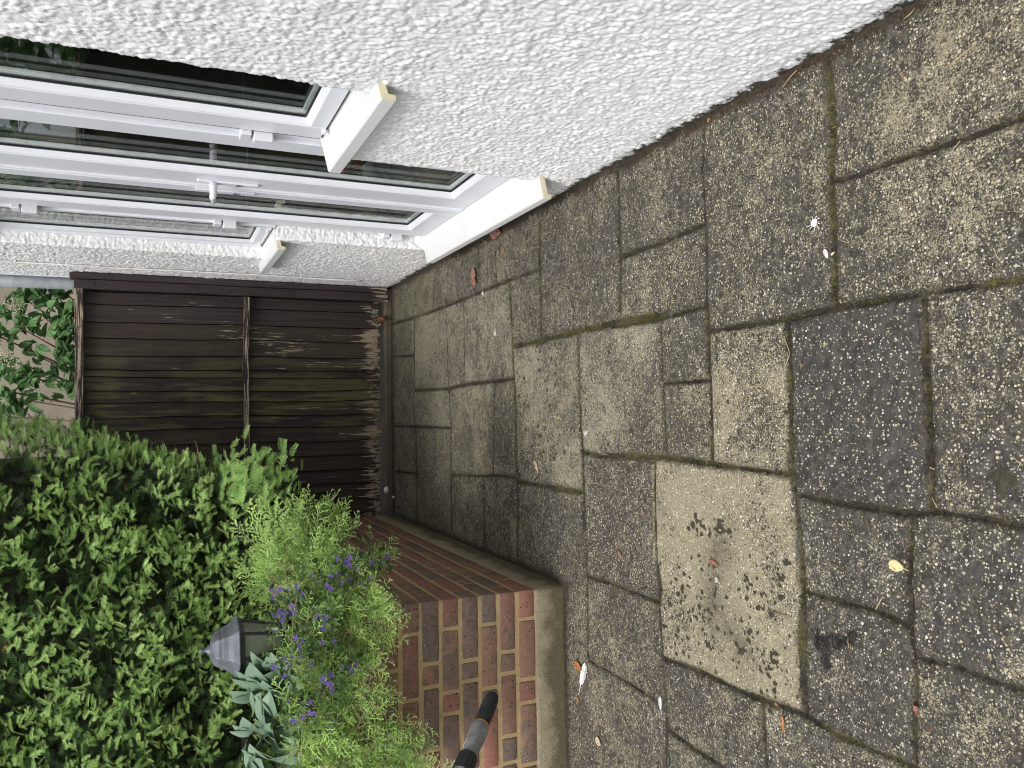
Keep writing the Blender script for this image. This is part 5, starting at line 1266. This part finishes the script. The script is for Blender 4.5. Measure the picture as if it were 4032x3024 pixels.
def feather(q, q2, label, wd=.2):
    a, b_ = gp(q), gp(q2); L_ = math.dist(a, b_); t = empty('feather', (a[0], a[1], zground(*a)+.002), label, 'feather'); t.rotation_euler = (0, 0, math.atan2(-(b_[0]-a[0]), b_[1]-a[1])); bpy.context.view_layer.update()
    v = MB(); v.tube([(0, 0, .001), (.01*L_, .5*L_, .004), (0, L_, .003)], [.0006, .0009, .0011], 5); o = v.build('shaft', M['white'], None); o.parent = t
    v = MB(); rr = random.Random(int(L_*1e5))
    for i in range(46):
        tt = .02+.66*i/45; w_ = wd*L_*math.sin(math.pi*min(.98, tt/.70*.9+.08))**.6*(.75+.4*rr.random())
        for s_ in (-1, 1):
            v.add([(0, tt*L_, .003), (0, (tt+.022)*L_, .003), (s_*w_, (tt-.05+.03*rr.random())*L_, .004+.004*rr.random()), (s_*w_*.9, (tt-.07)*L_, .003)], [(0, 1, 2, 3)])
    o = v.build('vane', M['white'], None); o.parent = t
    return t
feather(zN(132, 990), zN(98, 1130), 'long white feather lying at the foot of the planter plinth', .13)
feather(zN(490, 1143), zN(493, 1222), 'short white feather on the joint below the planter', .2)
feather(zP(830, 415), zP(838, 440), 'tiny white down feather on the joint near the wall', .4)
feather(zP(905, 672), zP(925, 700), 'tiny white down feather on a slab in front of the fence', .4)
feather(zP(1500, 1345), zP(1530, 1320), 'white fluff resting on a speckled slab near the joint', .4)
feather(zP(1215, 620), zP(1255, 600), 'curved white scrap beside the crossing of two mossy joints', .28)
feather(zN(755, 575), zN(775, 600), 'white fluff on the large tan slab', .4)
# bird dropping: a splat with rays
c0 = gp(zF(1095, 1190)); v = MB(); rr = random.Random(4)
ring = [(.0085*(1+.3*rr.random())*math.cos(k*.45), .0085*(1+.3*rr.random())*math.sin(k*.45)) for k in range(14)]
v.add([(0, 0, .0022)]+[(x, y, .0004) for x, y in ring], [(0, k+1, (k+1) % 14+1) for k in range(14)], True)
for k in range(9):
    a = k*.7+rr.random()*.4; L_ = .014+.012*rr.random(); v.tube([(.005*math.cos(a), .005*math.sin(a), .0008), (L_*.6*math.cos(a+.15), L_*.6*math.sin(a+.15), .0008), (L_*math.cos(a), L_*math.sin(a), .0008)], [.0011, .0007, .0010], 5)
o = v.build('bird_dropping', M['white']); o.location = (c0[0], c0[1], zground(*c0)+.001); tag(o, 'white splashed bird dropping on the big grey slab', 'bird dropping')
def twig(z, pts, label, rad=.0011, mat='straw'):
    P_ = [(*gp(z(*p)), 0) for p in pts]; P_ = [(x, y, zground(x, y)+.0025+.002*(i % 2)) for i, (x, y, _) in enumerate(P_)]
    c0 = P_[0]; v = MB(); v.tube([(x-c0[0], y-c0[1], z_-c0[2]) for x, y, z_ in P_], rad, 6); o = v.build('twig', M[mat]); o.location = c0; tag(o, label, 'twig')
twig(zU, [(1045, 205), (985, 255), (925, 305)], 'straight straw coloured twig on the tan slab nearest the camera')
twig(zU, [(270, 310), (235, 345), (203, 385)], 'pale dry twig leaning against the foot of the white wall', .0013)
twig(zU, [(785, 38), (765, 65), (735, 85)], 'forked dry twig at the wall foot', .0012)
twig(zQ, [(915, 168), (940, 190), (955, 260), (945, 330)], 'curved pale twig along a joint between the speckled slabs', .0012)
twig(zN, [(1005, 725), (1060, 745), (1140, 765)], 'reddish twig crossing the edge of the large tan slab', .0013, 'bark')
twig(zN, [(1540, 660), (1520, 700), (1505, 725)], 'short yellow twig on the dark slab by the diagonal joint', .0012)
twig(zN, [(1290, 500), (1330, 515), (1370, 545)], 'brown twig on the mottled slab left of the yellow leaf', .0012, 'bark')
twig(zN, [(1468, 295), (1480, 350), (1520, 400)], 'dark thin twig above the yellow leaf', .0010, 'bark')
twig(zN, [(290, 1150), (300, 1195), (320, 1230)], 'thin straw hair beside the planter foot', .0007)
twig(zP, [(1150, 60), (1115, 85), (1085, 95)], 'yellow stalk on the slab near the door sill', .0012)
# stones in the corner under the fence
v = MB(); rr = random.Random(3)
def stone(x, y, z, s_, col, label):
    m_ = bpy.data.meshes.new('stone'); bm = bmesh.new(); bmesh.ops.create_icosphere(bm, subdivisions=3, radius=1)
    for q in bm.verts:
        n_ = 1+.35*(float(vnoise(q.co.x*1.3+x*7, q.co.y*1.3+q.co.z, 1.2, 3))-.5); q.co = Vector((q.co.x*s_[0]*n_, q.co.y*s_[1]*n_, q.co.z*s_[2]*n_))
    bm.to_mesh(m_); bm.free(); o = link('stone', m_, mat_simple('stone skin', col, .7, var=.3, sc=60), None, (x, y, z+s_[2]*.8)); 
    for p in m_.polygons: p.use_smooth = True
    tag(o, label, 'stone')
stone(.62, FY-.035, .035, (.018, .014, .03), (.20, .06, .045), 'red-brown pebble standing at the fence foot by the wall')
stone(-.50, FY-.04, .03, (.022, .016, .016), (.75, .72, .68), 'white chalky stone in the fence corner, larger of two')
stone(-.545, FY-.09, .004, (.010, .009, .009), (.66, .62, .56), 'small pale pebble in the fence corner next to a white stone')
print('built')
